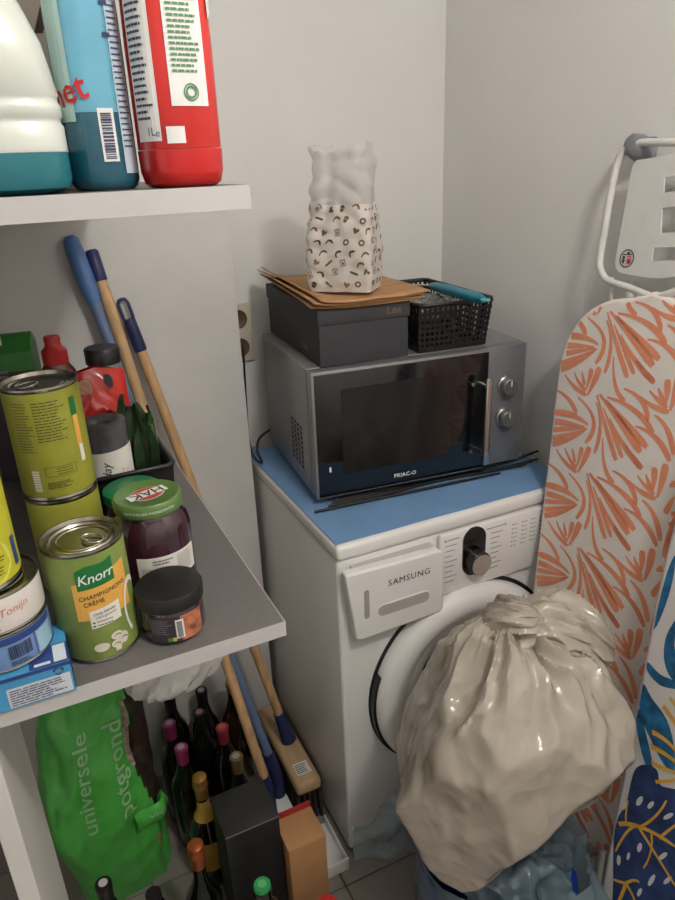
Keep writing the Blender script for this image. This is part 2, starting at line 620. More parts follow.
# blue mat over the washer top
def matfn(u, v):
    x, y = 0.004 + 0.592 * u, 0.004 + 0.542 * v
    ripple = 0.0006 * (1 + math.sin(x * 37 + 3 * math.sin(y * 15)))
    if 0.03 < x < 0.57 and 0.12 < y < 0.54:
        ripple *= 0.2
    return Vector((x, y, H + 0.0012 + ripple))
mb = MB().sheet(matfn, 60, 40)
mo = mb.build('machine_mat', mat('blue_mat', (122, 162, 208), 0.75, var=0.06, scale=8, bump=0.5, bscale=420), recalc=False)
sm = mo.modifiers.new('thick', 'SOLIDIFY')
sm.thickness = 0.001
sm.offset = -1
tag(mo, 'bright blue rubbery mat covering the top of the washing machine', 'mat')

# thin black rods lying under the microwave, grouped as one object without a frame
rk0 = Vector((0.04, 0.150, 0.8535))
rk_ = thing('rod_bundle', 'bundle of thin black plastic rods poking out beneath the microwave', 'rods', rk0)
for k in range(7):
    a = Vector((0.045 + 0.012 * k, 0.141 + 0.009 * k, 0.8562))
    b = at(538 - 6 * (k % 3), 451 + 2.6 * k, 2, 0.8675 - 0.0012 * k)
    if k == 6:
        a, b = Vector((0.02, 0.142, 0.8562)), at(500, 473, 2, 0.8562)
    m_ = a.lerp(b, 0.72)
    m_.z = 0.8562
    MB().tube([a, m_, b], [0.0032, 0.0034, 0.0024], 8).build('rod', BLACK_PL, rk_, 50, world=True)

# ------------------------------------------------------------------ microwave
MZ = 0.8535
mw = thing('microwave_oven', 'silver microwave oven with black glass door standing on the washing machine', 'microwave', (0.037, 0.164, MZ), -0.103)
BW, BD, B0, B1, DW = 0.509, 0.395, 0.0145, 0.2975, 0.408
for fx in (0.05, BW - 0.05):
    for fy_ in (0.07, BD - 0.05):
        MB().lathe([(0, 0), (0.013, 0), (0.015, 0.0145), (0, 0.0145)], 16, (fx, fy_, 0)).build('foot', BLACK_PL, mw, 40)
MB().box(0, BW, 0.034, BD, B0, B1, 0.004, 2).build('body', SILVER, mw, 40)
md = MB().box(0, DW - 0.002, 0.0, 0.033, B0 + 0.001, B1 - 0.001, 0.003, 2).build('door', SILVER, mw, 40)
MB().box(0.006, DW - 0.003, -0.0022, 0.002, B0 + 0.006, B1 - 0.007, 0.001).build('door_glass', BLACK_GLOSS, md, 40)
MB().box(0.062, DW - 0.095, -0.0026, 0.001, B0 + 0.052, B1 - 0.042, 0.0002, 1).build('window', mat('mw_window', (34, 32, 32), 0.12, var=0.2, scale=900), md)
MB().text('PRIAC-O', 0.0128, lambda u, v: Vector((u, -0.0028, v)), 0.205, B0 + 0.025, offset=0.02, space=1.1).build('brand_lettering', INK_WHITE, md, recalc=False)
hd = MB().box(DW - 0.026, DW - 0.011, -0.036, -0.026, B0 + 0.025, B1 - 0.055, 0.003, 2).build('handle', CHROME, md, 40)
for z in (B0 + 0.05, B1 - 0.075):
    MB().tube([(DW - 0.0185, -0.028, z), (DW - 0.0185, -0.001, z)], 0.005, 12).build('handle_post', CHROME, hd, 40)
for z in (B0 + 0.05, B1 - 0.075):
    MB().lathe([(0, 0), (0.004, 0), (0.004, 0.002), (0, 0.002)], 12, fn=lambda p, z=z: Vector((DW - 0.04 + p.x, -0.0022 - p.z, z + p.y))).build('screw', CHROME, md, 30)
MB().rect(0.03, 0.034, B0 + 0.062, B0 + 0.074, lambda u, v: Vector((u, -0.0027, v))).build('latch_mark', INK_WHITE, md, recalc=False)
cp = MB().box(DW, BW, 0.012, 0.0345, B0 + 0.001, B1 - 0.001, 0.003, 2).build('control_panel', mat('mw_panel', (128, 129, 133), 0.42, metal=0.4), mw, 40)
for z in (0.205, 0.13):
    k = MB().lathe([(0, 0), (0.0225, 0), (0.0225, 0.004), (0.0195, 0.006), (0.0195, 0.021), (0.0175, 0.0235), (0, 0.0235)], 40,
                   fn=lambda p, z=z: Vector((DW + 0.052 + p.x, 0.0118 - p.z, z + p.y))).build('knob', mat('knob_silver', (158, 156, 154), 0.3, metal=0.8), cp, 30)
    MB().box(DW + 0.0508, DW + 0.0532, 0.0118 - 0.0243, 0.0118 - 0.0233, z + 0.003, z + 0.016).build('pointer', INK_WHITE, k)
vg = MB()
for c in range(4):
    for r in range(9):
        yy, zz = 0.085 + c * 0.024, 0.055 + r * 0.0115
        vg.box(-0.0008, 0.001, yy, yy + 0.013, zz, zz + 0.0065)
vg.build('vent_grille', mat('vent_dark', (38, 38, 40), 0.6), mw)

# power cord from the microwave to the socket
pts = [mw.matrix_basis @ Vector((0.05, BD + 0.005, 0.06)), Vector((0.06, 0.575, 0.875)), Vector((0.03, 0.53, 0.8585)),
       at(262, 462, 2, 0.857), at(255, 458, 2, 0.87), at(249, 440, 1, 0.585), at(246, 400, 1, 0.59), Vector((sp.x - 0.012, 0.595, sp.z - 0.045)), Vector((sp.x - 0.014, YB - 0.014, sp.z - 0.036))]
def spline(P, n=8):
    P = [Vector(p) for p in P]
    out = []
    for i in range(len(P) - 1):
        p0, p1, p2, p3 = P[max(i - 1, 0)], P[i], P[i + 1], P[min(i + 2, len(P) - 1)]
        for k in range(n):
            t = k / n
            out.append(0.5 * ((2 * p1) + (p2 - p0) * t + (2 * p0 - 5 * p1 + 4 * p2 - p3) * t * t + (3 * p1 - p0 - 3 * p2 + p3) * t ** 3))
    out.append(P[-1])
    return out
MB().tube(spline(pts), 0.003, 8).build('power_cord', BLACK_PL, mw, 60, world=True)

# ------------------------------------------------------------------ on the microwave
TZ = MZ + B1
SBX, SBY, SBA = 0.068, 0.184, -0.085
sb = thing('shoe_box', 'dark grey cardboard shoe box with lid on top of the microwave', 'box', (SBX, SBY, TZ + 0.0005), SBA)
CARD = mat('charcoal_card', (62, 63, 67), 0.7, var=0.06, scale=20, bump=0.08, bscale=200)
MB().box(0.002, 0.198, 0.002, 0.378, 0, 0.115, 0.001).build('box_body', CARD, sb, 40)
ldd = MB().box(-0.001, 0.201, -0.001, 0.381, 0.085, 0.118, 0.0015).build('box_lid', CARD, sb, 40)
GOLD = mat('gold_print', (116, 92, 62), 0.5)
MB().text('Lee', 0.023, lambda u, v: Vector((u, -0.0014, v)), 0.165, 0.101, offset=0.01).build('brand_lettering', GOLD, ldd, recalc=False)
MB().text('Lee', 0.024, lambda u, v: Vector((0.0015, 0.10 - u, v)), 0.0, 0.025, offset=0.01).build('side_lettering', GOLD, sb, recalc=False)

KRAFT = mat('kraft_paper', (186, 140, 96), 0.8, var=0.08, scale=12, bump=0.1, bscale=300, stretch=(1, 4, 1))
klab = ['lowest folded brown kraft paper sheet lying directly on the grey shoe box lid',
        'second brown kraft paper sheet of the pile on the grey shoe box',
        'third brown kraft paper sheet of the pile, below the topmost one',
        'topmost brown kraft paper sheet with curled left corner, under the white printed bag']
sbm = sb.matrix_basis
for k in range(4):
    zz = 0.1195 + k * 0.0042
    off = [(0, 0), (0.006, -0.004), (-0.003, -0.009), (0.008, -0.013)][k]
    rt = [0.0, 0.015, 0.03, 0.045][k]
    def kf(u, v, k=k, zz=zz, off=off, rt=rt):
        x, y = (u - 0.5) * 0.238, (v - 0.5) * 0.375
        X = x * math.cos(rt) - y * math.sin(rt) + 0.102 + off[0]
        Y = x * math.sin(rt) + y * math.cos(rt) + 0.178 + off[1]
        lift = 0.022 * max(0, (0.32 - u) / 0.32) ** 2 * (0.35 + v) * (0.8 + 0.06 * k) + 0.004 * (k > 1) * max(0, u - 0.75) * 4
        sag = -0.008 * max(0, (0.14 - v) / 0.14) * 0.3
        wav = 0.0009 * math.sin(u * 9 + k) * (1 - v)
        return sbm @ Vector((X, Y, zz + lift + sag + max(0, wav)))
    o = MB().sheet(kf, 18, 18).build('kraft_paper_sheet', KRAFT, smooth=60, world=True, loc=sbm @ Vector((0.1, 0.15, zz)), recalc=False)
    s2 = o.modifiers.new('thick', 'SOLIDIFY')
    s2.thickness = 0.0026
    s2.offset = 1
    tag(o, klab[k], 'paper')

# white paper bread bag
bb = sbm @ Vector((0.089, 0.070, 0.1415))
bag = thing('paper_bread_bag', 'white paper bag printed with brown bread icons standing on kraft paper', 'bag', bb, -0.75)
BH = 0.268
def rrect(u, hw, hd, r):
    """point and normal on a rounded rectangle, u in 0..1 by arc length"""
    L = [2 * (hd - r), math.pi * r / 2, 2 * (hw - r), math.pi * r / 2] * 2
    t = (u % 1.0) * sum(L)
    cs = [(hw - r, hd - r), (-(hw - r), hd - r), (-(hw - r), -(hd - r)), (hw - r, -(hd - r))]
    k = 0
    while k < 7 and t > L[k]:
        t -= L[k]
        k += 1
    q = k // 2
    f = t / L[k]
    if k % 2 == 0:
        a = q * math.pi / 2
        n = Vector((math.cos(a), math.sin(a), 0))
        c0_, c1_ = cs[(q + 3) % 4], cs[q]
        p = Vector((c0_[0] + (c1_[0] - c0_[0]) * f, c0_[1] + (c1_[1] - c0_[1]) * f, 0)) + n * r
    else:
        a = (q + f) * math.pi / 2
        n = Vector((math.cos(a), math.sin(a), 0))
        p = Vector((cs[q][0], cs[q][1], 0)) + n * r
    return p, n
def bagfn(u, v, off=0.0):
    sc = 1.0 + 0.05 * math.sin(math.pi * min(1, v * 1.6)) * (v < 0.625) - 0.11 * smoothstep(0.3, 1, v)
    q, n = rrect(u, 0.065 * sc, 0.049 * sc, 0.010 + 0.02 * smoothstep(0.1, 0.8, v))
    a = 2 * math.pi * u
    p = Vector((q.x * 13, q.y * 13, v * 4.5))
    w = 0.007 * (abs(noise.noise(p * 1.4)) * 2 - 0.55) * (0.3 + v) + 0.003 * noise.noise(p * 3.3)
    w -= 0.009 * math.exp(-((abs(((u * 2 + 0.0) % 1) - 0.5)) / 0.06) ** 2) * smoothstep(0.15, 0.7, v)
    z = BH * v
    if v > 0.8:
        z += (v - 0.8) * 5 * (0.012 * noise.noise(Vector((n.x * 3, n.y * 3, 7))) + 0.008 * math.cos(2 * a))
    q = q + n * (w + off)
    q.z = max(z, 0.0005)
    return q
PAPER_T = mat('thin_white_paper', (232, 230, 228), 0.55, var=0.03, scale=30, bump=0.35, bscale=55, transl=0.4, alpha=0.66)
PAPER = mat('white_paper', (232, 226, 220), 0.6, var=0.03, scale=30, bump=0.35, bscale=55, transl=0.3)
b1 = MB().sheet(lambda u, v: bagfn(u, v * 0.62), 96, 50, wrap=True)
b1.add([bagfn(i / 96, 0) for i in range(96)], [tuple(range(96))])
b1.build('printed_body', PAPER, bag, 70, weld=True)
MB().sheet(lambda u, v: bagfn(u, 0.62 + v * 0.38), 96, 34, wrap=True).build('plain_top', PAPER_T, bag, 70, recalc=False)
icons = MB()
rnd = random.Random(5)
PER = 0.43
def ic(cu, cv, a, s):
    ca, sa = math.cos(a), math.sin(a)
    return lambda x, y: bagfn((cu + (x * ca - y * sa) * s / PER) % 1.0, min(0.66, max(0.01, cv + (x * sa + y * ca) * s / BH)), 0.0007)
rows = 8
for r in range(rows):
    for c in range(15):
        cu = (c + 0.5 * (r % 2) + rnd.uniform(-0.18, 0.18)) / 15
        cv = 0.06 + r * 0.076 + rnd.uniform(-0.015, 0.015)
        f = ic(cu, cv, rnd.uniform(-1, 1), 0.0062)
        t = rnd.randrange(6)
        icons.mi(rnd.choice([0, 0, 1, 2]))
        if t == 0:      # ring roll
            P = [(math.cos(q * math.pi / 6), math.sin(q * math.pi / 6)) for q in range(13)]
            for q in range(12):
                icons.add([f(*P[q]), f(*P[q + 1]), f(P[q + 1][0] * .5, P[q + 1][1] * .5), f(P[q][0] * .5, P[q][1] * .5)], [(0, 1, 2, 3)])
        elif t == 1:    # toast slice outline
            P = [(-.8, -1), (.8, -1), (.8, .4), (1, .8), (.6, 1.1), (-.6, 1.1), (-1, .8), (-.8, .4)]
            for q in range(8):
                A, B = P[q], P[(q + 1) % 8]
                icons.add([f(*A), f(*B), f(B[0] * .72, B[1] * .72), f(A[0] * .72, A[1] * .72)], [(0, 1, 2, 3)])
            icons.poly([(-.35, -.5), (.35, -.5), (.3, .4), (-.3, .4)], f)
        elif t == 2:    # baguette
            icons.poly([(-1.5, 0), (-1.1, -.32), (1.1, -.32), (1.5, 0), (1.1, .32), (-1.1, .32)], f)
        elif t == 3:    # croissant
            icons.stroke([(-1.2, -.4), (0, .6), (1.2, -.4)], 0.7, f, (0.5, 1.0), 7)
        elif t == 4:    # heart
            icons.poly([(0, -1), (1, .2), (.9, .8), (.4, .9), (0, .5), (-.4, .9), (-.9, .8), (-1, .2)], f)
        else:           # muffin
            icons.poly([(-.5, -1), (.5, -1), (.7, 0), (-.7, 0)], f)
            icons.poly([(-.9, .1), (.9, .1), (.7, .8), (0, 1.1), (-.7, .8)], f)
icons.build('bread_icons', [mat('icon_brown', (120, 86, 58), 0.7), mat('icon_dark', (82, 66, 54), 0.7), mat('icon_tan', (150, 120, 92), 0.7)], bag, recalc=False)

# black lattice basket with kitchen tools
bk0 = Vector((0.293, 0.172, TZ + 0.0005))
BKA = -0.085
bk = thing('lattice_basket', 'black plastic lattice basket beside the shoe box on the microwave', 'basket', bk0, BKA)
bw, bdp, bh = 0.164, 0.285, 0.102
def taper(p):
    k = 1 + 0.09 * p.z / bh
    cx, cy = bw / 2, bdp / 2
    return Vector((cx + (p.x - cx) * k, cy + (p.y - cy) * k, p.z))
fr = MB()
fr.box(0.004, bw - 0.004, 0.004, bdp - 0.004, 0, 0.003)
for x0, x1, y0, y1 in ((0, bw, 0, 0.0025), (0, bw, bdp - 0.0025, bdp), (0, 0.0025, 0, bdp), (bw - 0.0025, bw, 0, bdp)):
    fr.box(x0, x1, y0, y1, 0.0, 0.012, fn=taper)
    fr.box(x0, x1, y0, y1, bh - 0.02, bh - 0.0145, fn=taper)
    fr.box(x0, x1, y0, y1, bh - 0.006, bh, fn=taper)
fr.build('basket_frame', BLACK_PL, bk)
MB().tube([taper(Vector(p)) for p in ((0.01, -0.002, bh), (bw - 0.01, -0.002, bh), (bw + 0.002, 0.01, bh), (bw + 0.002, bdp - 0.01, bh), (bw - 0.01, bdp + 0.002, bh), (0.01, bdp + 0.002, bh), (-0.002, bdp - 0.01, bh), (-0.002, 0.01, bh))],
          0.004, 8, closed=True).build('rim', BLACK_PL, bk, 50)
la = MB()
for i in range(15):
    x = 0.004 + (bw - 0.008) * i / 14
    for y in (0.0004, bdp - 0.0024):
        la.box(x - 0.0026, x + 0.0026, y, y + 0.002, 0.01, bh - 0.004, fn=taper)
for i in range(22):
    y = 0.004 + (bdp - 0.008) * i / 21
    for x in (0.0004, bw - 0.0024):
        la.box(x, x + 0.002, y - 0.0026, y + 0.0026, 0.01, bh - 0.004, fn=taper)
for k in range(6):
    z = 0.018 + k * 0.0125
    for x0, x1, y0, y1 in ((0, bw, 0.0003, 0.0025), (0, bw, bdp - 0.0025, bdp - 0.0003), (0.0003, 0.0025, 0, bdp), (bw - 0.0025, bw - 0.0003, 0, bdp)):
        la.box(x0, x1, y0, y1, z, z + 0.0058, fn=taper)
la.build('lattice', BLACK_PL, bk)
bkm = bk.matrix_basis
sc_ = thing('kitchen_tool', 'kitchen tool with teal plastic handle lying across the black lattice basket', 'utensil', bkm @ Vector((0.09, 0.08, 0.1075)))
h0, h1 = bkm @ Vector((0.095, 0.125, 0.104)), at(483, 306, 2, TZ + 0.112)
TEAL = mat('teal_plastic', (30, 132, 152), 0.4)
hh = [h0.lerp(h1, t) for t in (0, 0.1, 0.35, 0.65, 0.88, 1.0)]
for q in hh:
    q.z += 0.013
MB().tube(hh, [0.006, 0.010, 0.0115, 0.0105, 0.0115, 0.007], 14).build('handle', TEAL, sc_, 50, world=True)
lp = hh[-1] + (h1 - h0).normalized() * 0.008
ex, ey = (h1 - h0).normalized(), Vector((0, 0, 1))
MB().tube([lp + ex * 0.009 * math.cos(a) + (h1 - h0).normalized().cross(ey) * 0.007 * math.sin(a) for a in [i * math.pi / 8 for i in range(16)]], 0.0028, 8, closed=True).build('hanging_loop', mat('teal_clear', (90, 170, 184), 0.2), sc_, 50, world=True)
MB().tube([hh[0], hh[0] - (h1 - h0).normalized() * 0.09 + Vector((0, 0, -0.01))], 0.003, 8).build('shaft', CHROME, sc_, 50, world=True)
def crumple(c, r, seed, amp=0.25, f=3.0):
    o = Vector((seed * 3.1, seed * 1.7, seed))
    def fn(u, v):
        a, b = 2 * math.pi * u, math.pi * (v - 0.5)
        d = Vector((math.cos(a) * math.cos(b), math.sin(a) * math.cos(b), math.sin(b)))
        k = 1 + amp * (1 - 2 * abs(noise.noise(d * f * 0.6 + o))) - amp * 0.5 + amp * 0.4 * noise.noise(d * f * 2 + o)
        return Vector(c) + Vector((d.x * r[0], d.y * r[1], d.z * r[2])) * k
    return fn
o = MB().sheet(crumple(bkm @ Vector((0.075, 0.09, 0.074)), (0.062, 0.065, 0.030), 4, 0.3), 40, 24, wrap=True).build(
    'plastic_pouch', mat('clear_film', (120, 118, 120), 0.15, coat=0.5, alpha=0.8), smooth=40, world=True, loc=bkm @ Vector((0.075, 0.09, 0.04)), weld=True)
tag(o, 'crumpled clear plastic pouch inside the black lattice basket', 'pouch')
o = MB().box(0.02, 0.15, 0.16, 0.265, 0.0045, 0.07, 0.006).build('spice_packet', mat('brown_packet', (74, 58, 50), 0.5, var=0.2), loc=bk0, rotz=BKA, smooth=40)
tag(o, 'dark brown packet in the back of the black lattice basket', 'packet')

# ------------------------------------------------------------------ bottles on the upper shelf
def se_ring(w, d, e, n=48):
    out = []
    for i in range(n):
        a = 2 * math.pi * i / n
        c, s = math.cos(a), math.sin(a)
        out.append((w / 2 * abs(c) ** e * (1 if c > 0 else -1), d / 2 * abs(s) ** e * (1 if s > 0 else -1)))
    return out


def loft(levels, n=48):
    """levels: (z, width, depth, exponent[, dx])"""
    b = MB()
    vs, fs = [], []
    for L in levels:
        dx = L[4] if len(L) > 4 else 0
        vs += [(x + dx, y, L[0]) for x, y in se_ring(L[1], L[2], L[3], n)]
    for k in range(len(levels) - 1):
        for i in range(n):
            j = (i + 1) % n
            fs.append((k * n + i, k * n + j, (k + 1) * n + j, (k + 1) * n + i))
    fs.append(tuple(range(n))[::-1])
    fs.append(tuple((len(levels) - 1) * n + i for i in range(n)))
    return b.add(vs, fs)


def loft_map(w, d, e, th0, off=0.0006, wz=None):
    """label map on a superellipse prism: u metres round from direction th0, v height"""
    N = 360
    ring = []
    for i in range(N + 1):
        a = th0 - math.pi + 2 * math.pi * i / N
        c, s = math.cos(a), math.sin(a)
        ring.append(Vector(((w / 2 + off) * abs(c) ** e * (1 if c > 0 else -1), (d / 2 + off) * abs(s) ** e * (1 if s > 0 else -1))))
    acc = [0.0]
    for i in range(N):
        acc.append(acc[-1] + (ring[i + 1] - ring[i]).length)
    mid = acc[N // 2]
    def fn(u, v):
        t = min(max(u + mid, 0), acc[-1] - 1e-6)
        lo, hi = 0, N
        while hi - lo > 1:
            m_ = (lo + hi) // 2
            if acc[m_] <= t:
                lo = m_
            else:
                hi = m_
        f = (t - acc[lo]) / max(1e-9, acc[hi] - acc[lo])
        p = ring[lo].lerp(ring[hi], f)
        k = wz(v) if wz else 1.0
        return Vector((p.x * k, p.y * k, v))
    return fn


# red cleaner bottle
rp_ = at(181, 180, 1, -0.448)
RA = 0.12
rb = thing('cleaner_bottle', 'red plastic cleaner bottle with white and green text label on the upper shelf', 'bottle', (rp_.x + 0.0025, -0.446, ZU + 0.0004), RA)
rw, rd = 0.0635, 0.060
MB().mi(0).add(*(lambda b: (b.v, b.f))(loft([(0, .052, .047, .8), (.003, .060, .055, .75), (.012, rw, rd, .7), (.028, rw + .001, rd + .001, .7)]))).build(
    'bottle_base', mat('red_translucent', (196, 26, 24), 0.15, coat=0.5, sss=0.3), rb, 40)
loft([(.0285, rw - .001, rd - .001, .7), (.0295, rw, rd, .7), (.10, rw, rd, .7), (.15, rw - .002, rd - .002, .72), (.20, rw - .005, rd - .004, .78), (.24, .05, .046, .85), (.262, .03, .03, 1), (.27, .028, .028, 1)]).build(
    'bottle_body', mat('red_sleeve', (206, 44, 38), 0.22, coat=0.4, bump=0.25, bscale=45), rb, 40)
MB().lathe([(0, .27), (.016, .27), (.016, .295), (.013, .30), (0, .30)], 24).build('cap', mat('white_cap', (225, 222, 218), 0.4), rb, 40)
rk = lambda v: 1.0 if v < .10 else 1.0 - (v - .10) * 0.45
th = facing((rp_.x, -0.446)) - RA + 0.36
rm1 = loft_map(rw, rd, .7, th, 0.0008, rk)
rm2 = loft_map(rw, rd, .7, th, 0.0014, rk)
WL = mat('white_label', (226, 224, 222), 0.4)
lb = MB()
lb.rect(-0.014, 0.0165, 0.058, 0.20, rm1, 8, 6)
lb.rect(-0.052, -0.0245, 0.034, 0.20, rm1, 8, 6)
lb.rect(-0.0205, -0.006, 0.032, 0.044, rm1, 4, 1)
lb.poly([(0.026, 0.118), (0.034, 0.123), (0.034, 0.2), (0.024, 0.2)], rm1)
lo_ = lb.build('label', WL, rb, recalc=False)
GREEN_INK = mat('green_ink', (86, 138, 92), 0.6)
g = MB().lines(-0.011, 0.0135, 0.080, 0.142, 17, rm2, 0.0016, 3)
g.lines(-0.008, 0.012, 0.168, 0.2, 8, rm2, 0.0016, 4)
for i in range(16):
    a0, a1 = 2 * math.pi * i / 16, 2 * math.pi * (i + 1) / 16
    for r0, r1 in ((0.0062, 0.0052), (0.0045, 0.0030)):
        g.add([rm2(0.0025 + r * math.cos(a), 0.0675 + r * math.sin(a)) for r, a in ((r0, a0), (r0, a1), (r1, a1), (r1, a0))], [(0, 1, 2, 3)])
g.poly([(-0.004, 0.152), (0.006, 0.150), (0.008, 0.156), (-0.001, 0.159)], rm2).poly([(0.0005, 0.159), (0.003, 0.1665), (0.004, 0.159)], rm2)
g.build('green_print', GREEN_INK, lo_, recalc=False)
g = MB().lines(-0.049, -0.028, 0.048, 0.2, 34, rm2, 0.0018, 9)
g.text('1L', 0.0085, rm2, -0.0335, 0.0405).text('e', 0.008, rm2, -0.0275, 0.0395)
g.build('blue_print', mat('navy_ink', (52, 58, 92), 0.6), lo_, recalc=False)

# blue cleaner bottle
bp_ = at(106, 182, 1, -0.425)
BA = 0.2
bl = thing('cleaner_bottle', 'translucent blue cleaner bottle with barcode label beside the red bottle', 'bottle', (bp_.x, -0.425, ZU + 0.0004), BA)
w2, d2 = 0.0535, 0.050
loft([(0, .044, .040, .85), (.003, .050, .046, .8), (.008, w2, d2, .8), (.055, w2, d2, .8), (.056, w2, d2, .8)]).build('lower_body', mat('blue_liquid_deep', (34, 92, 112), 0.12, coat=0.6, sss=0.2), bl, 45)
loft([(.0562, w2, d2, .8), (.12, w2, d2, .8), (.18, w2 - .002, d2 - .002, .8), (.21, .044, .042, .9), (.235, .028, .028, 1), (.25, .026, .026, 1)]).build('upper_body', mat('blue_bottle_light', (104, 172, 198), 0.14, coat=0.6, sss=0.3), bl, 45)
MB().lathe([(0, .25), (.014, .25), (.014, .285), (0, .285)], 24).build('cap', mat('white_cap', (225, 222, 218), 0.4), bl, 40)
th = facing((bp_.x, -0.425)) - BA
q1, q2 = loft_map(w2, d2, .8, th, 0.0007), loft_map(w2, d2, .8, th, 0.0012)
lab = MB().rect(0.004, 0.0165, 0.021, 0.059, q1, 4, 1).build('label', WL, bl, recalc=False)
g = MB()
rnd = random.Random(2)
z = 0.023
while z < 0.056:
    hgt = rnd.choice([0.0006, 0.001, 0.0016])
    g.rect(0.006, 0.0145, z, z + hgt, q2, 3, 1)
    z += hgt + rnd.choice([0.0006, 0.001])
g.build('barcode', mat('navy_ink', (52, 58, 92), 0.6), lab, recalc=False)
fl_ = MB().rect(-0.034, -0.0125, 0.05, 0.2, q1, 5, 3).build('front_label', mat('pale_label', (176, 206, 202), 0.4), bl, recalc=False)
MB().text('net', 0.026, q2, -0.018, 0.070, offset=0.015, rot=0.25).build('red_lettering', INK_RED, fl_, recalc=False)
bq = MB().rect(0.021, 0.034, 0.012, 0.2, q1, 5, 3).build('back_label', mat('label_blue_white', (188, 204, 216), 0.4), bl, recalc=False)
MB().rect(0.017, 0.023, 0.107, 0.110, q2, 2, 1).rect(0.018, 0.024, 0.128, 0.131, q2, 2, 1).lines(0.0225, 0.033, 0.03, 0.19, 40, q2, 0.0010, 12).build('back_print', mat('navy_ink', (52, 58, 92), 0.6), bq, recalc=False)

# carton with dark lettering standing behind
cx_ = at(66, 120, 1, -0.33)
bx = thing('cleaner_carton', 'pale carton with dark brown letters behind the jug on the upper shelf', 'carton', (cx_.x, -0.33, ZU + 0.0004), 0.1)
MB().box(-0.045, 0.045, 0, 0.06, 0, 0.25, 0.002).build('carton_body', mat('pale_carton', (196, 186, 172), 0.6), bx, 40)
cfn = lambda u, v: Vector((u, -0.0006, v))
g = MB()
MB().text('A', 0.06, cfn, 0.006, 0.185, offset=0.02).build('dark_letter', mat('brown_ink', (74, 54, 46), 0.6), bx, recalc=False)
MB().text('A', 0.05, cfn, 0.004, 0.142, offset=0.02).build('dark_letter', mat('brown_ink', (74, 54, 46), 0.6), bx, recalc=False)
g.lines(-0.02, 0.02, 0.02, 0.075, 7, cfn, 0.004, 3)
g.build('small_print', mat('brown_ink', (74, 54, 46), 0.6), bx, recalc=False)
MB().text('hy', 0.018, cfn, 0.008, 0.115, offset=0.02).text('Uni', 0.016, cfn, 0.008, 0.1, offset=0.02).build('red_lettering', INK_RED, bx, recalc=False)

# white jug with teal liquid
jp = at(75, 186, 1, -0.415)
jw, jd = 0.17, 0.118
jg = thing('detergent_jug', 'large translucent white jug with teal liquid on the upper shelf', 'jug', (jp.x - jw / 2 - 0.004, -0.424, ZU + 0.0004))
JM = mat('jug_plastic', (202, 205, 197), 0.3, sss=0.4, coat=0.2, var=0.02)
LQ = mat('teal_liquid', (34, 112, 124), 0.25, sss=0.3, coat=0.3)
loft([(0, jw - .02, jd - .02, .45), (.004, jw - .004, jd - .004, .42), (.01, jw, jd, .4), (.0285, jw, jd, .4)]).build('liquid', LQ, jg, 40)
lv = [(.0286, jw, jd, .4), (.046, jw, jd, .4), (.048, jw - .003, jd - .003, .4), (.051, jw - .003, jd - .003, .4), (.053, jw, jd, .4), (.060, jw, jd, .4), (.062, jw - .003, jd - .003, .4),
      (.065, jw - .003, jd - .003, .4), (.067, jw - .001, jd - .001, .4), (.10, jw - .012, jd - .004, .42), (.125, jw - .03, jd - .02, .48), (.138, jw - .045, jd - .03, .5), (.15, jw - .052, jd - .035, .55),
      (.18, jw - .075, jd - .045, .7), (.21, .055, .055, 1), (.235, .045, .045, 1), (.24, .045, .045, 1)]
loft(lv).build('jug_body', JM, jg, 60)
MB().tube(spline([(-0.06, 0, 0.12), (-0.055, 0, 0.17), (-0.03, 0, 0.205), (0, 0, 0.21)], 6), 0.012, 12).build('handle', JM, jg, 60)
MB().lathe([(0, .24), (.027, .24), (.027, .265), (0, .265)], 28).build('cap', mat('blue_cap', (40, 84, 150), 0.4), jg, 40)

# ------------------------------------------------------------------ food on the lower shelf
ZS = ZL + 0.0004
CR, CH = 0.0385, 0.123
LIME = mat('lime_label', (152, 152, 54), 0.4, var=0.08, scale=18)
LIME2 = mat('lime_label_yellow', (196, 192, 50), 0.4, var=0.08, scale=18)
GLEAF = mat('fresh_green_label', (128, 146, 74), 0.4, var=0.16, scale=22)


def can(label, loc, lm, rot=0.0, r=CR, h=CH, ring=True, group=None, tab_ang=0.6):
    t = thing('food_can', label, 'can', loc, rot, group)
    MB().lathe([(0, 0.002), (r - .003, 0.002), (r - .001, 0), (r + .0004, .0016), (r - .0004, .004), (r - .0006, h - .004), (r + .0006, h - .002), (r + .0004, h), (r - .0016, h),
                (r - .003, h - .004), (r - .007, h - .0042), (r - .0085, h - .0026), (r - .010, h - .0044), (r - .014, h - .0044), (r - .015, h - .0036), (r - .016, h - .0046), (0, h - .0046)], 56).build('can_body', TIN, t, 35)
    wr = MB().lathe([(r - .0001, .0045), (r, .005), (r, h - .005), (r - .0001, h - .0045)], 56).build('paper_label', lm, t, 40, recalc=False)
    if ring:
        c, s = math.cos(tab_ang), math.sin(tab_ang)
        pts = []
        for i in range(20):
            a = 2 * math.pi * i / 20
            x, y = -0.013 + 0.011 * math.cos(a), 0.0075 * math.sin(a)
            pts.append((x * c - y * s, x * s + y * c, h - 0.0024 + 0.0008 * math.cos(a)))
        MB().tube(pts, 0.0012, 8, closed=True).build('ring_pull', CHROME, t, 50)
    return t, wr


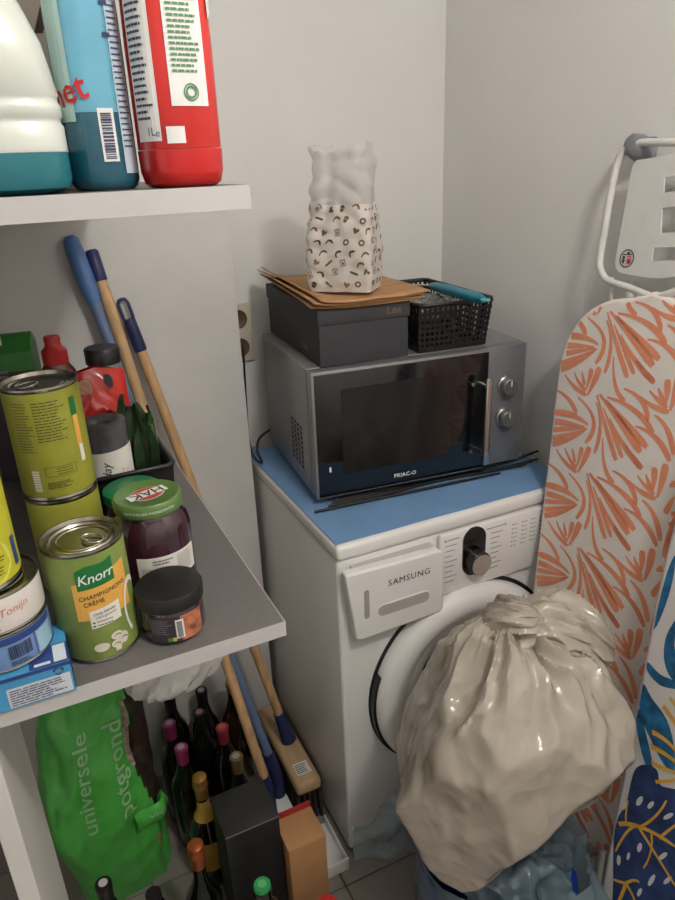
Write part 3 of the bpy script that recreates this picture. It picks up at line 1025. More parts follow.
# front soup can
kc = Vector((-0.4560, -0.4215, ZS))
kt, kw = can('green soup can with orange panel and mushroom picture standing at the shelf edge', kc, GLEAF, 0, tab_ang=2.4)
tk = facing(kc, 12)
k1, k2, k3 = cyl(CR + 0.0004, tk), cyl(CR + 0.0008, tk), cyl(CR + 0.0012, tk)
MB().poly([], k1) if False else None
pan = MB().sheet(lambda a, b: k1(-0.026 + 0.056 * a, 0.050 + (0.040 + 0.012 * a) * b), 12, 4).build('orange_panel', mat('orange_panel', (226, 170, 78), 0.45), kw, recalc=False)
MB().sheet(lambda a, b: k2(-0.021 + 0.036 * a, 0.0835 + 0.003 * a + (0.0205 + 0.006 * a + 0.002 * math.sin(a * 6)) * b), 12, 3).build('green_flag', mat('brand_green', (24, 112, 54), 0.45), kw, recalc=False)
MB().text('Knorr', 0.0145, k3, -0.0035, 0.0955, shear=0.25, offset=0.006, rot=0.10, space=0.95).build('brand_lettering', INK_WHITE, kw, recalc=False)
MB().text('CHAMPIGNONS', 0.0066, k2, 0.002, 0.0765, rot=0.10).text('CRÈME', 0.0066, k2, -0.0085, 0.0682, rot=0.10).build('flavour_lettering', INK, kw, recalc=False)
MB().sheet(lambda a, b: k2(-0.015 + 0.030 * a, 0.040 + 0.003 * a + (0.0195 + 0.001 * a) * b), 8, 2).build('white_panel', mat('label_white', (228, 224, 214), 0.45), kw, recalc=False)
g = MB().text('Onze belofte', 0.0042, k3, -0.001, 0.0567, shear=0.3, rot=0.1).text('100% genieten', 0.0036, k3, 0.0, 0.0525, shear=0.3, rot=0.1)
g.rect(-0.0135, -0.0110, 0.0462, 0.0476, k3).rect(-0.0135, -0.0110, 0.0424, 0.0438, k3).lines(-0.0095, 0.008, 0.0415, 0.0492, 2, k3, 0.0009, 3, ragged=.5)
g.build('small_print', INK, kw, recalc=False)
g = MB().mi(0)
for u, v, a, b in ((-0.0095, 0.0175, 0.0075, 0.0050), (0.006, 0.0165, 0.0065, 0.0045), (0.0135, 0.0195, 0.005, 0.0065), (0.0065, 0.0255, 0.006, 0.0045)):
    g.poly([(u + a * math.cos(i * math.pi / 9), v + b * math.sin(i * math.pi / 9)) for i in range(18)], k2)
g.rect(0.003, 0.009, 0.008, 0.0145, k2, 2, 1)
g.mi(1)
for u, v in ((0.005, 0.0150), (0.0135, 0.0185), (0.007, 0.0245)):
    g.stroke([(u - .004, v), (u, v + .0022), (u + .004, v)], 0.0016, k3)
g.build('mushroom_picture', [mat('mushroom_white', (214, 206, 190), 0.5), mat('mushroom_shade', (148, 128, 104), 0.5)], kw, recalc=False)
g = MB()
for i in range(12):
    a0, a1 = -0.9 + i * 0.27, -0.9 + (i + 1) * 0.27
    g.add([k2(0.034 + rr * 0.014 * math.cos(math.pi - a), 0.045 + rr * 0.033 * math.sin(math.pi - a)) for rr, a in ((1, a0), (1, a1), (0.82, a1), (0.82, a0))], [(0, 1, 2, 3)])
g.build('bowl_picture', INK_WHITE, kw, recalc=False)

# two stacked cans behind
sc0 = at(38, 380, 2, ZS + 2 * CH)
sx, sy = sc0.x, sc0.y
for k in range(2):
    cl = Vector((sx, sy, ZS + k * (CH + 0.0003)))
    t, w = can(['lower lime green soup can at the bottom of the two-can stack', 'upper lime green soup can with text columns stacked on another can'][k], cl, LIME, 0, ring=(k == 1), tab_ang=0.4)
    tk = facing(cl, 0)
    a1, a2 = cyl(CR + 0.0004, tk), cyl(CR + 0.0008, tk)
    if k == 1:
        g = MB().lines(-0.012, 0.021, 0.066, 0.110, 14, a1, 0.0011, 5)
        g.lines(-0.034, -0.014, 0.055, 0.110, 18, a1, 0.0009, 6)
        g.lines(-0.012, 0.014, 0.014, 0.022, 4, a1, 0.0011, 7)
        for u0, u1, v0, v1 in ((-0.012, 0.02, 0.0275, 0.028), (-0.012, 0.02, 0.038, 0.0385), (-0.012, -0.0115, 0.0275, 0.0385), (0.02, 0.0205, 0.0275, 0.0385)):
            g.rect(u0, u1, v0, v1, a1, 4, 1)
        g.lines(0.0, 0.018, 0.0285, 0.0375, 3, a1, 0.0009, 8)
        g.build('small_print', mat('olive_ink', (72, 78, 34), 0.6), w, recalc=False)
        MB().rect(0.0275, 0.0345, 0.055, 0.088, a1, 3, 1).build('orange_panel', mat('orange_panel', (226, 170, 78), 0.45), w, recalc=False)
        MB().rect(0.0265, 0.0345, 0.088, 0.108, a1, 3, 1).build('green_flag', mat('brand_green', (24, 112, 54), 0.45), w, recalc=False)
        MB().rect(0.029, 0.0345, 0.036, 0.055, a1, 3, 1).build('white_panel', mat('label_white', (228, 224, 214), 0.45), w, recalc=False)
        g = MB()
        for i in range(12):
            g.rect(-0.0265, -0.0185, 0.012 + i * 0.002, 0.0131 + i * 0.002, a1, 2, 1)
        g.build('barcode', INK_WHITE, w, recalc=False)

# tins on a carton at the left end
c0 = at(76.7, 690.7, 2, ZS)
ct = thing('tuna_carton', 'flat blue and white printed carton under the tins at the shelf edge', 'carton', (c0.x, SY0 - 0.003, ZS), 0.0)
CZ = 0.0345
MB().box(-0.15, 0, 0.0, 0.062, 0, CZ, 0.0006).build('carton_body', mat('carton_blue', (74, 158, 206), 0.45, var=0.1, scale=14), ct)
ff = lambda u, v: Vector((u, -0.0006, v))
rf = lambda u, v: Vector((0.0006, u, v))
tf = lambda u, v: Vector((u, v, CZ + 0.0005))
MB().rect(-0.056, -0.002, 0.002, 0.0225, ff).build('white_print_field', mat('carton_white', (206, 212, 220), 0.45), ct, recalc=False)
MB().rect(-0.07, -0.0, 0.0305, CZ, ff).rect(0.0, 0.06, 0.0, CZ, rf).rect(-0.034, 0, 0, 0.03, tf).build('navy_print', mat('carton_navy', (44, 66, 128), 0.45), ct, recalc=False)
g = MB().lines(-0.054, -0.006, 0.003, 0.021, 7, lambda u, v: ff(u, v) + Vector((0, -0.0005, 0)), 0.001, 8)
g.build('small_print', mat('navy_ink', (52, 58, 92), 0.6), ct, recalc=False)
MB().rect(-0.013, -0.002, 0.002, 0.028, lambda u, v: tf(u, v) + Vector((0, 0, 0.0004))).rect(-0.03, -0.016, 0.002, 0.006, lambda u, v: tf(u, v) + Vector((0, 0, 0.0004))).build('white_tab_print', mat('carton_white', (206, 212, 220), 0.45), ct, recalc=False)
g = MB()
for k in range(3):
    a = math.radians(90 + 120 * k)
    g.stroke([(-0.011 + 0.0035 * math.cos(a), 0.0268 + 0.003 * math.sin(a)), (-0.011 + 0.0042 * math.cos(a + 0.9), 0.0268 + 0.0036 * math.sin(a + 0.9)), (-0.011 + 0.0035 * math.cos(a + 1.6), 0.0268 + 0.003 * math.sin(a + 1.6))], 0.0016, lambda u, v: ff(u, v) + Vector((0, -0.0004, 0)), (0.6, 1))
g.build('recycling_mark', mat('navy_ink', (52, 58, 92), 0.6), ct, recalc=False)

tr = 0.0425
tloc = Vector((-0.5405, -0.4395, 0))
def tin(label, z, h, bandmat):
    t = thing('fish_tin', label, 'tin', (tloc.x, tloc.y, z))
    MB().lathe([(0, .001), (tr - .003, .001), (tr - .001, 0), (tr + .0004, .0014), (tr - .0004, .003), (tr - .0006, h - .003), (tr + .0006, h - .0015), (tr + .0004, h), (tr - .0016, h), (tr - .003, h - .0025), (tr - .012, h - .0025), (tr - .013, h - .0018), (0, h - .0018)], 56).build('tin_body', TIN, t, 35)
    w = MB().lathe([(tr - .0001, .003), (tr, .0034), (tr, h - .0034), (tr - .0001, h - .003)], 56).build('paper_label', bandmat, t, 40, recalc=False)
    return t, w
z1 = ZS + CZ + 0.0014
t, w = tin('blue labelled fish tin lying on the flat carton', z1, 0.038, mat('tin_blue', (110, 140, 186), 0.4, var=0.06))
tk = facing(tloc, 0)
a1, a2 = cyl(tr + 0.0004, tk), cyl(tr + 0.0009, tk)
MB().rect(-0.06, 0.052, 0.0275, 0.0346, a1, 20, 1).rect(0.0255, 0.0265, 0.003, 0.0346, a1).build('navy_band', mat('carton_navy', (44, 66, 128), 0.45), w, recalc=False)
MB().rect(0.028, 0.05, 0.004, 0.0265, a1, 6, 1).build('pale_panel', mat('tin_pale', (150, 186, 206), 0.4), w, recalc=False)
g = MB()
rnd = random.Random(7)
u = 0.001
while u < 0.0215:
    ww = rnd.choice([0.0006, 0.0009, 0.0014])
    g.rect(u, u + ww, 0.0115, 0.0255, a2)
    u += ww + rnd.choice([0.0005, 0.0009])
g.lines(0.001, 0.022, 0.0045, 0.0095, 3, a2, 0.0009, 2)
g.build('barcode', mat('navy_ink', (52, 58, 92), 0.6), w, recalc=False)
z2 = z1 + 0.0385
t, w = tin('white labelled tuna tin with pink fish picture stacked on the blue tin', z2, 0.038, mat('tin_white', (216, 208, 204), 0.4, var=0.03))
g = MB().mi(0)
g.poly([(-0.024 + 0.020 * math.cos(i * math.pi / 12) * (1 + 0.1 * math.sin(i * 2.1)), 0.0195 + 0.0095 * math.sin(i * math.pi / 12) * (1 + 0.12 * math.sin(i * 3.3))) for i in range(24)][::-1], a1)
g.mi(1)
for k in range(5):
    g.stroke([(-0.038 + k * 0.006, 0.014), (-0.034 + k * 0.006, 0.0175), (-0.03 + k * 0.006, 0.023)], 0.0013, a2)
g.build('fish_picture', [mat('tuna_pink', (206, 146, 122), 0.5, var=0.12, scale=300), mat('tuna_dark', (176, 106, 88), 0.5)], w, recalc=False)
MB().text('Tonijn', 0.0105, a1, 0.0135, 0.0215, shear=0.25, rot=0.1).build('red_lettering', mat('tuna_red', (202, 128, 92), 0.5), w, recalc=False)
MB().lines(-0.03, 0.002, 0.0038, 0.009, 3, a2, 0.001, 11).rect(-0.06, 0.055, 0.0024, 0.0033, a1, 20, 1).build('small_print', INK_GREY, w, recalc=False)
z3 = z2 + 0.0385
c3 = Vector((tloc.x - 0.0085, tloc.y + 0.002, z3))
t, w = can('yellow green can with pale round badge standing on the tuna tin', c3, LIME2, 0)
tk = facing(c3, 0)
a1, a2 = cyl(CR + 0.0004, tk), cyl(CR + 0.0008, tk)
MB().poly([(0.012 + 0.022 * math.cos(i * math.pi / 12), 0.026 + 0.022 * math.sin(i * math.pi / 12)) for i in range(24)], a1).build('badge', mat('pale_lime', (206, 206, 92), 0.4), w, recalc=False)
MB().lines(-0.004, 0.028, 0.012, 0.04, 9, a2, 0.0011, 5, ragged=.4).lines(0, 0.02, 0.055, 0.11, 16, a2, 0.0010, 4).build('small_print', mat('olive_ink', (72, 78, 34), 0.6), w, recalc=False)
MB().rect(0.0385, 0.046, 0.012, 0.04, a1, 3, 1).build('blue_panel', mat('carton_navy', (44, 66, 128), 0.45), w, recalc=False)

# HAK jar
hk = Vector((-0.3790, -0.350, ZS))
HT = 0.118
t = thing('vegetable_jar', 'glass jar of dark purple beetroot with green lid and white label', 'jar', hk)
PURP = mat('beetroot', (54, 18, 34), 0.12, coat=0.9, var=0.25, scale=60)
hr = 0.0425
MB().lathe([(0, 0), (hr - .005, 0), (hr - .001, .003), (hr, .008), (hr, .080), (hr - .003, .091), (hr - .009, .099), (hr - .011, .103), (hr - .011, .108), (0, .108)], 56).build('glass_body', PURP, t, 50)
lid = MB().lathe([(hr - .008, .104), (hr - .0055, .104), (hr - .005, .106), (hr - .005, .1155), (hr - .007, HT), (hr - .012, HT - .0004), (hr - .0135, HT - .0014), (0, HT - .0014)], 56).build('lid', mat('lid_green', (90, 124, 62), 0.35, coat=0.2), t, 40)
tk = facing(hk, 10)
a1, a2 = cyl(hr + 0.0004, tk), cyl(hr + 0.0008, tk)
w = MB().rect(-0.030, 0.042, 0.030, 0.060, a1, 20, 1).build('label', mat('label_white', (228, 224, 214), 0.45), t, recalc=False)
MB().lines(-0.013, 0.010, 0.050, 0.057, 2, a2, 0.0018, 1).lines(0.014, 0.038, 0.034, 0.057, 9, a2, 0.0009, 2).lines(-0.026, 0.010, 0.036, 0.047, 4, a2, 0.0008, 3).build('small_print', INK_GREY, w, recalc=False)
ca, sa_ = math.cos(math.pi + 0.32), math.sin(math.pi + 0.32)
def lidf(dz):
    return lambda u, v: Vector((u * ca - v * sa_, u * sa_ + v * ca, HT - 0.0014 + dz))
g = MB()
el = lambda a, b, n=28: [(a * math.cos(2 * math.pi * i / n), b * math.sin(2 * math.pi * i / n)) for i in range(n)]
MB().poly(el(0.0195, 0.0165), lidf(0.0004)).build('lid_badge_white', INK_WHITE, lid, recalc=False)
MB().poly(el(0.0185, 0.0155), lidf(0.0007)).build('lid_badge_red', mat('badge_red', (186, 70, 66), 0.45), lid, recalc=False)
MB().sheet(lambda a, b: lidf(0.001)(-0.0225 + 0.045 * a, -0.0075 + 0.015 * b), 1, 1).build('lid_badge_band', INK_WHITE, lid, recalc=False)
MB().text('HAK', 0.019, lidf(0.0013), 0, 0, offset=0.01).build('brand_lettering', INK, lid, recalc=False)
a3 = cyl(hr - .005 + 0.0004, facing(hk, 0))
MB().text('NATUURLIJKE INGREDIËNTEN', 0.0042, a3, 0.0, 0.1105).build('rim_lettering', INK_WHITE, lid, recalc=False)

# small black-lidded jar
bj = Vector((-0.3840, -0.4375, ZS))
t = thing('spread_jar', 'small glass jar with matt black lid and barcode at the shelf edge', 'jar', bj)
jr = 0.0325
MB().lathe([(0, 0), (jr - .006, 0), (jr - .002, .002), (jr, .006), (jr, .036), (jr - .003, .040), (0, .040)], 48).build('glass_body', mat('jar_dark', (56, 46, 50), 0.12, coat=0.9, var=0.3, scale=50), t, 50)
MB().lathe([(jr - .001, .0385), (jr + .0012, .0385), (jr + .0016, .040), (jr + .0016, .052), (jr + .0002, .0545), (jr - .003, .055), (0, .0552)], 48).build('lid', mat('lid_black', (22, 21, 23), 0.5, coat=0.1), t, 40)
tk = facing(bj, 0)
a1, a2 = cyl(jr + 0.0004, tk), cyl(jr + 0.0008, tk)
w = MB().rect(-0.026, 0.006, 0.005, 0.034, a1, 12, 1).build('label', mat('label_plum', (58, 44, 56), 0.4), t, recalc=False)
MB().rect(0.006, 0.0315, 0.005, 0.034, a1, 8, 1).build('fruit_picture', mat('label_fruit', (176, 106, 76), 0.4, var=0.45, scale=80), t, recalc=False)
bc = MB().rect(0.0005, 0.009, 0.0085, 0.0305, a2, 3, 1).build('barcode_label', WL, w, recalc=False)
a3 = cyl(jr + 0.0012, tk)
g = MB()
for i in range(12):
    g.rect(0.0018, 0.0075, 0.010 + i * 0.0016, 0.0109 + i * 0.0016, a3, 2, 1)
g.build('barcode', INK, bc, recalc=False)
MB().mi(0).rect(-0.0085, -0.0035, 0.006, 0.0105, a2, 2, 1).mi(1).rect(-0.0035, 0.0003, 0.0063, 0.0105, a2, 2, 1).build('score_mark', [mat('score_green', (60, 130, 80), 0.5), mat('score_yellow', (200, 190, 60), 0.5)], w, recalc=False)
MB().lines(-0.025, -0.002, 0.014, 0.032, 7, a2, 0.001, 5).build('small_print', INK_GREY, w, recalc=False)

# second green-lidded jar
gj = Vector((-0.3835, -0.2575, ZS))
t = thing('pickle_jar', 'jar with plain bright green lid half hidden behind the purple jar', 'jar', gj)
gr_ = 0.035
MB().lathe([(0, 0), (gr_ - .004, 0), (gr_, .004), (gr_, .062), (gr_ - .004, .07), (gr_ - .005, .078), (0, .078)], 44).build('glass_body', mat('jar_brown', (88, 68, 58), 0.12, coat=0.9, var=0.3, scale=50), t, 50)
MB().lathe([(gr_ - .004, .074), (gr_ - .0005, .074), (gr_ - .0002, .076), (gr_ - .0005, .087), (gr_ - .003, .0888), (0, .0884)], 44).build('lid', mat('lid_green_bright', (26, 128, 78), 0.35, coat=0.2), t, 40)

# ------------------------------------------------------------------ basket on the lower shelf with its contents
BX0, BX1, BY0, BY1 = -0.455, -0.322, -0.215, 0.035
bs = thing('storage_basket', 'black plastic storage basket on the grey lower shelf', 'basket', (BX0, BY0, ZS))
bwid, bdep, bht = BX1 - BX0, BY1 - BY0, 0.088
def tp2(p):
    k = 1 - 0.06 * (1 - p.z / bht)
    return Vector((bwid / 2 + (p.x - bwid / 2) * k, bdep / 2 + (p.y - bdep / 2) * k, p.z))
b = MB().box(0, bwid, 0, bdep, 0, 0.003, fn=tp2)
for x0, x1, y0, y1 in ((0, bwid, 0, 0.003), (0, bwid, bdep - 0.003, bdep), (0, 0.003, 0.003, bdep - 0.003), (bwid - 0.003, bwid, 0.003, bdep - 0.003)):
    b.box(x0, x1, y0, y1, 0, bht, fn=tp2)
b.build('basket_body', BLACK_PL, bs)
MB().tube([(0.008, -0.001, bht), (bwid - 0.008, -0.001, bht), (bwid - 0.002, 0.002, bht), (bwid + 0.001, 0.01, bht), (bwid + 0.001, bdep - 0.01, bht), (bwid - 0.008, bdep + 0.001, bht), (0.008, bdep + 0.001, bht), (-0.001, bdep - 0.01, bht), (-0.001, 0.01, bht)], 0.0036, 8, closed=True).build('rim', BLACK_PL, bs, 50)

# roll of grey bags
rl = Vector((-0.3955, -0.182, ZS + 0.0035))
t = thing('bag_roll', 'grey roll of bags with white paper band standing in the storage basket', 'roll', rl)
RR, RH = 0.0265, 0.150
def rollf(u, v):
    a = 2 * math.pi * u
    r = RR + 0.0012 * noise.noise(Vector((math.cos(a) * 2, math.sin(a) * 2, v * 9)))
    return Vector((r * math.cos(a), r * math.sin(a), v * RH))
b = MB().sheet(rollf, 40, 16, wrap=True)
top = [rollf(i / 40, 1) for i in range(40)]
b.add(top + [Vector((p.x * .8, p.y * .8, RH + .002)) for p in top] + [Vector((p.x * .35, p.y * .35, RH - .004)) for p in top] + [Vector((p.x * .3, p.y * .3, RH - .03)) for p in top],
      [(k * 40 + i, k * 40 + (i + 1) % 40, (k + 1) * 40 + (i + 1) % 40, (k + 1) * 40 + i) for k in range(3) for i in range(40)])
b.build('plastic_roll', mat('grey_film', (84, 84, 88), 0.5, var=0.2, scale=40, bump=0.3, bscale=80), t, 50, weld=True)
tk = facing(rl, 5)
a1, a2 = cyl(RR + 0.0016, tk), cyl(RR + 0.0021, tk)
w = MB().sheet(lambda u, v: a1(-0.041 + 0.082 * u, 0.04 + v * (0.072 + 0.008 * u)), 24, 1).build('paper_band', mat('label_white', (228, 224, 214), 0.45), t, recalc=False)
MB().text('everyday', 0.016, a2, -0.008, 0.072, rot=math.pi / 2, shear=0.3).build('black_script', INK, w, recalc=False)
MB().text('zakken', 0.0075, a2, 0.012, 0.082, rot=math.pi / 2).text('60 L', 0.006, a2, 0.019, 0.085, rot=math.pi / 2).build('red_lettering', mat('tuna_red', (202, 128, 92), 0.5), w, recalc=False)

# bag of dark green leaves
gb = Vector((-0.350, -0.142, ZS + 0.0035))
t = thing('leafy_herb_bundle', 'bundle of dark green leaves and stalks in the storage basket', 'vegetable', gb)
rnd = random.Random(3)
LEAF = mat('dark_leaf', (40, 62, 34), 0.45, var=0.3, scale=50, coat=0.2)
STALK = mat('green_stalk', (84, 112, 58), 0.45, var=0.2, scale=50)
for k in range(9):
    a = rnd.uniform(0, 6.28)
    p0 = Vector((0.012 * math.cos(a), 0.03 * math.sin(a), 0.001))
    p1 = Vector((0.016 * math.cos(a) + 0.006, 0.036 * math.sin(a), 0.12 + 0.02 * rnd.random()))
    MB().tube([p0, p0.lerp(p1, .5) + Vector((0.003, 0, 0)), p1], [0.004, 0.005, 0.002], 8).build('stalk', STALK, t, 50)
for k in range(12):
    a = k * 0.524 + rnd.uniform(-.2, .2)
    base = Vector((0.010 * math.cos(a), 0.026 * math.sin(a), 0.045 + 0.02 * rnd.random()))
    L, wd = rnd.uniform(0.06, 0.10), rnd.uniform(0.022, 0.034)
    out = Vector((math.cos(a), math.sin(a), 0))
    sd = Vector((-math.sin(a), math.cos(a), 0))
    def lf(u, v, base=base, L=L, wd=wd, out=out, sd=sd):
        x = (u - .5) * wd * math.sin(math.pi * min(1, .12 + v * .86)) ** .7
        p = base + out * (0.010 * math.sin(v * 2.6)) + sd * x + Vector((0, 0, v * L))
        q = p + out * (abs(u - .5) * 0.012)
        q.x = min(q.x, 0.019)
        return q
    MB().sheet(lf, 6, 10).build('leaf', LEAF, t, 70, recalc=False)

# red snack bag
rs = Vector((-0.388, -0.045, ZS + 0.0035))
t = thing('snack_bag', 'crumpled shiny red snack bag sticking out of the storage basket', 'bag', rs, 0.3)
def snk(side):
    def fn(u, v):
        x = (u - .5) * 0.112 * (1 - 0.12 * v)
        z = 0.185 * v + 0.012 * (u - .5) * v - 0.02 * max(0, u - .55) * v * 2
        bul = 0.03 * math.sin(math.pi * u) ** .6 * math.sin(math.pi * min(1, .06 + .92 * v)) ** .6
        w_ = 0.016 * (1 - 2.4 * abs(noise.noise(Vector((u * 3.2, v * 4.5, 2 + side))))) * math.sin(math.pi * u) * math.sin(math.pi * v)
        return Vector((x, side * (bul + w_ * .9), z))
    return fn
b = MB().sheet(snk(-1), 26, 30).sheet(snk(1), 26, 30)
sbg = b.build('bag_body', mat('red_foil', (192, 40, 30), 0.25, coat=0.4, var=0.18, scale=16, bump=0.2, bscale=40), t, 45, weld=True)
g = MB().poly([(0.30 + 0.10 * math.cos(i * .3), 0.90 + 0.055 * math.sin(i * .3)) for i in range(21)], lambda u, v: snk(-1)(u, v) + Vector((0, -0.004, 0)))
g.build('pink_picture', mat('snack_pink', (206, 150, 120), 0.4, var=0.2, scale=90), sbg, recalc=False)
MB().poly([(0.66 + 0.07 * math.cos(i * .3), 0.91 + 0.05 * math.sin(i * .3)) for i in range(21)], lambda u, v: snk(-1)(u, v) + Vector((0, -0.004, 0))).build('black_print', INK, sbg, recalc=False)

# tall jar with black lid behind the basket
jb = at(101, 347, 1, 0.09)
jl = Vector((jb.x, 0.09, ZS))
JH = jb.z - ZS
t = thing('storage_jar', 'tall clear jar with flat black lid behind the red snack bag', 'jar', jl)
MB().lathe([(0, 0), (.024, 0), (.026, .004), (.026, JH - .03), (.024, JH - .022), (0, JH - .022)], 40).build('glass_body', mat('cloudy_glass', (150, 148, 144), 0.1, coat=0.8, alpha=0.75), t, 50)
MB().lathe([(.025, JH - .025), (.0275, JH - .025), (.0275, JH - .002), (.026, JH), (0, JH)], 40).build('lid', BLACK_PL, t, 40)
# squeeze bottle with red cap
sb_ = at(51, 336, 1, 0.07)
sl = Vector((sb_.x, 0.07, ZS))
SH = sb_.z - ZS
t = thing('squeeze_bottle', 'clear squeeze bottle with red flip cap beside the green carton', 'bottle', sl)
MB().lathe([(0, 0), (.026, 0), (.029, .004), (.029, SH - .075), (.026, SH - .055), (.0165, SH - .04), (.0165, SH - .034), (0, SH - .034)], 36).build('bottle_body', mat('sauce_red', (132, 62, 58), 0.12, coat=0.8, alpha=0.85), t, 50)
MB().lathe([(.0175, SH - .042), (.019, SH - .042), (.019, SH - .022), (.013, SH - .016), (.0115, SH - .011), (.0125, SH - .004), (.011, SH), (0, SH)], 32).build('cap', mat('red_cap', (196, 46, 44), 0.4), t, 40)
# green carton with white screw cap
gc = at(36, 336, 1, 0.05)
GH = gc.z - ZS
t = thing('drink_carton', 'green drink carton with white screw cap at the back of the lower shelf', 'carton', (gc.x - 0.045, 0.095, ZS), -0.15)
MB().box(-0.04, 0.04, -0.04, 0.04, 0, GH - 0.02, 0.002).build('carton_body', mat('carton_green', (54, 124, 52), 0.45, var=0.06), t)
b = MB().add([(-.04, -.04, GH - .0205), (.04, -.04, GH - .0205), (.04, .04, GH - .0205), (-.04, .04, GH - .0205), (-.04, -.005, GH), (.04, -.005, GH), (.04, .005, GH), (-.04, .005, GH)],
             [(0, 1, 5, 4), (2, 3, 7, 6), (4, 5, 6, 7), (1, 2, 6, 5), (3, 0, 4, 7), (3, 2, 1, 0)])
b.build('carton_top', mat('carton_green', (54, 124, 52), 0.45), t)
MB().lathe([(0, 0), (.012, 0), (.012, .014), (.011, .015), (0, .015)], 24, (-0.012, -0.022, GH - 0.011)).build('screw_cap', PLASTIC_W, t, 40)
w = MB().rect(-0.0385, 0.0385, 0.0, GH - 0.05, lambda u, v: Vector((u, -0.0406, v + 0.001))).build('dark_panel', mat('label_plum', (58, 44, 56), 0.4), t, recalc=False)
MB().lines(-0.02, 0.005, GH - 0.075, GH - 0.045, 4, lambda u, v: Vector((u, -0.0412, v)), 0.004, 3).build('print_lines', INK_GREY, w, recalc=False)

# ------------------------------------------------------------------ brooms and mop leaning on the back panel
NAVY_PL = mat('navy_plastic', (42, 48, 92), 0.45)
BLUE_PL = mat('blue_plastic', (84, 122, 178), 0.4)
BLUE_SH = mat('blue_shaft', (104, 124, 158), 0.4)


def lerp3(a, b, t):
    return Vector(a).lerp(Vector(b), t)


# broom with brush head, hole at the grip end
B_top, B_bot = at(121, 298, 1, 0.436), Vector((-0.036, 0.275, 0.135))
t = thing('floor_broom', 'wooden handled broom with slotted navy grip and pale wooden brush head', 'broom', (B_bot.x, B_bot.y, 0))
dB = (B_top - B_bot).normalized()
MB().tube([B_bot, lerp3(B_bot, B_top, 0.5), B_top - dB * 0.10], 0.0115, 14).build('handle', WOOD, t, 60, world=True)
sideB = dB.cross(Vector((0, 1, 0))).normalized()
gp_ = MB().tube([B_top - dB * 0.115, B_top - dB * 0.11, B_top - dB * 0.045], [0.0122, 0.0135, 0.0125], 14)
for s_ in (-1, 1):
    gp_.tube([B_top - dB * 0.05 + sideB * 0.0085 * s_, B_top - dB * 0.04 + sideB * 0.010 * s_, B_top - dB * 0.012 + sideB * 0.010 * s_], 0.0036, 10)
gp_.tube([B_top - dB * 0.012 + sideB * 0.010, B_top - dB * 0.004 + sideB * 0.006, B_top - dB * 0.003, B_top - dB * 0.004 - sideB * 0.006, B_top - dB * 0.012 - sideB * 0.010], 0.0036, 10)
gp_.build('grip', NAVY_PL, t, 50, world=True)
MB().tube([B_bot + dB * 0.09, B_bot + dB * 0.05, B_bot + Vector((0, 0, 0.0))], [0.0145, 0.0155, 0.021], 16).build('socket', NAVY_PL, t, 50, world=True)
hd_ = MB().box(-0.075, -0.008, 0.125, 0.425, 0.095, 0.132, 0.012, 3).build('brush_head', mat('pale_wood', (196, 166, 126), 0.55, var=0.1, scale=10, stretch=(5, 0.7, 5)), t, 40, world=True)
st = MB().rect(-0.060, -0.022, 0.155, 0.195, lambda u, v: Vector((u, v, 0.1326))).build('sticker', WL, hd_, world=True, recalc=False)
MB().lines(-0.057, -0.025, 0.16, 0.19, 5, lambda u, v: Vector((u, v, 0.133)), 0.0025, 4).build('sticker_print', INK, st, world=True, recalc=False)
br = MB()
rnd = random.Random(11)
for i in range(5):
    for j in range(26):
        x, y = -0.069 + i * 0.0137, 0.133 + j * 0.0113
        br.tube([(x, y, 0.098), (x + rnd.uniform(-.004, .004) + (i - 2) * .002, y + rnd.uniform(-.004, .004), 0.002)], [0.0042, 0.0052], 5)
bo = br.build('bristles', mat('dark_bristle', (52, 42, 38), 0.8, var=0.2), t, world=True)
bo['kind'] = 'stuff'

# second wooden handle with navy cap
A_top, A_bot = at(91, 250, 1, 0.434), at(268, 790, 2, 0.14)
t = thing('wooden_broom', 'wooden handled floor wiper with plain navy end cap between mop and broom', 'broom', (A_bot.x, A_bot.y, 0))
dA = (A_top - A_bot).normalized()
MB().tube([A_bot, lerp3(A_bot, A_top, 0.5), A_top - dA * 0.05], 0.0118, 14).build('handle', WOOD, t, 60, world=True)
MB().tube([A_top - dA * 0.062, A_top - dA * 0.06, A_top - dA * 0.004, A_top], [0.0122, 0.0132, 0.0132, 0.010], 14).build('end_cap', NAVY_PL, t, 50, world=True)
MB().tube([A_bot + dA * 0.04, A_bot, A_bot - Vector((0, 0, 0.085))], [0.0142, 0.0155, 0.018], 14).build('socket', NAVY_PL, t, 50, world=True)
MB().box(A_bot.x - 0.013, A_bot.x + 0.013, A_bot.y - 0.05, A_bot.y + 0.11, 0.016, 0.06, 0.004).build('wiper_bar', NAVY_PL, t, 40, world=True)
MB().box(A_bot.x - 0.006, A_bot.x + 0.006, A_bot.y - 0.05, A_bot.y + 0.11, 0.0005, 0.02, 0.001).build('wiper_blade', BLACK_PL, t, 40, world=True)

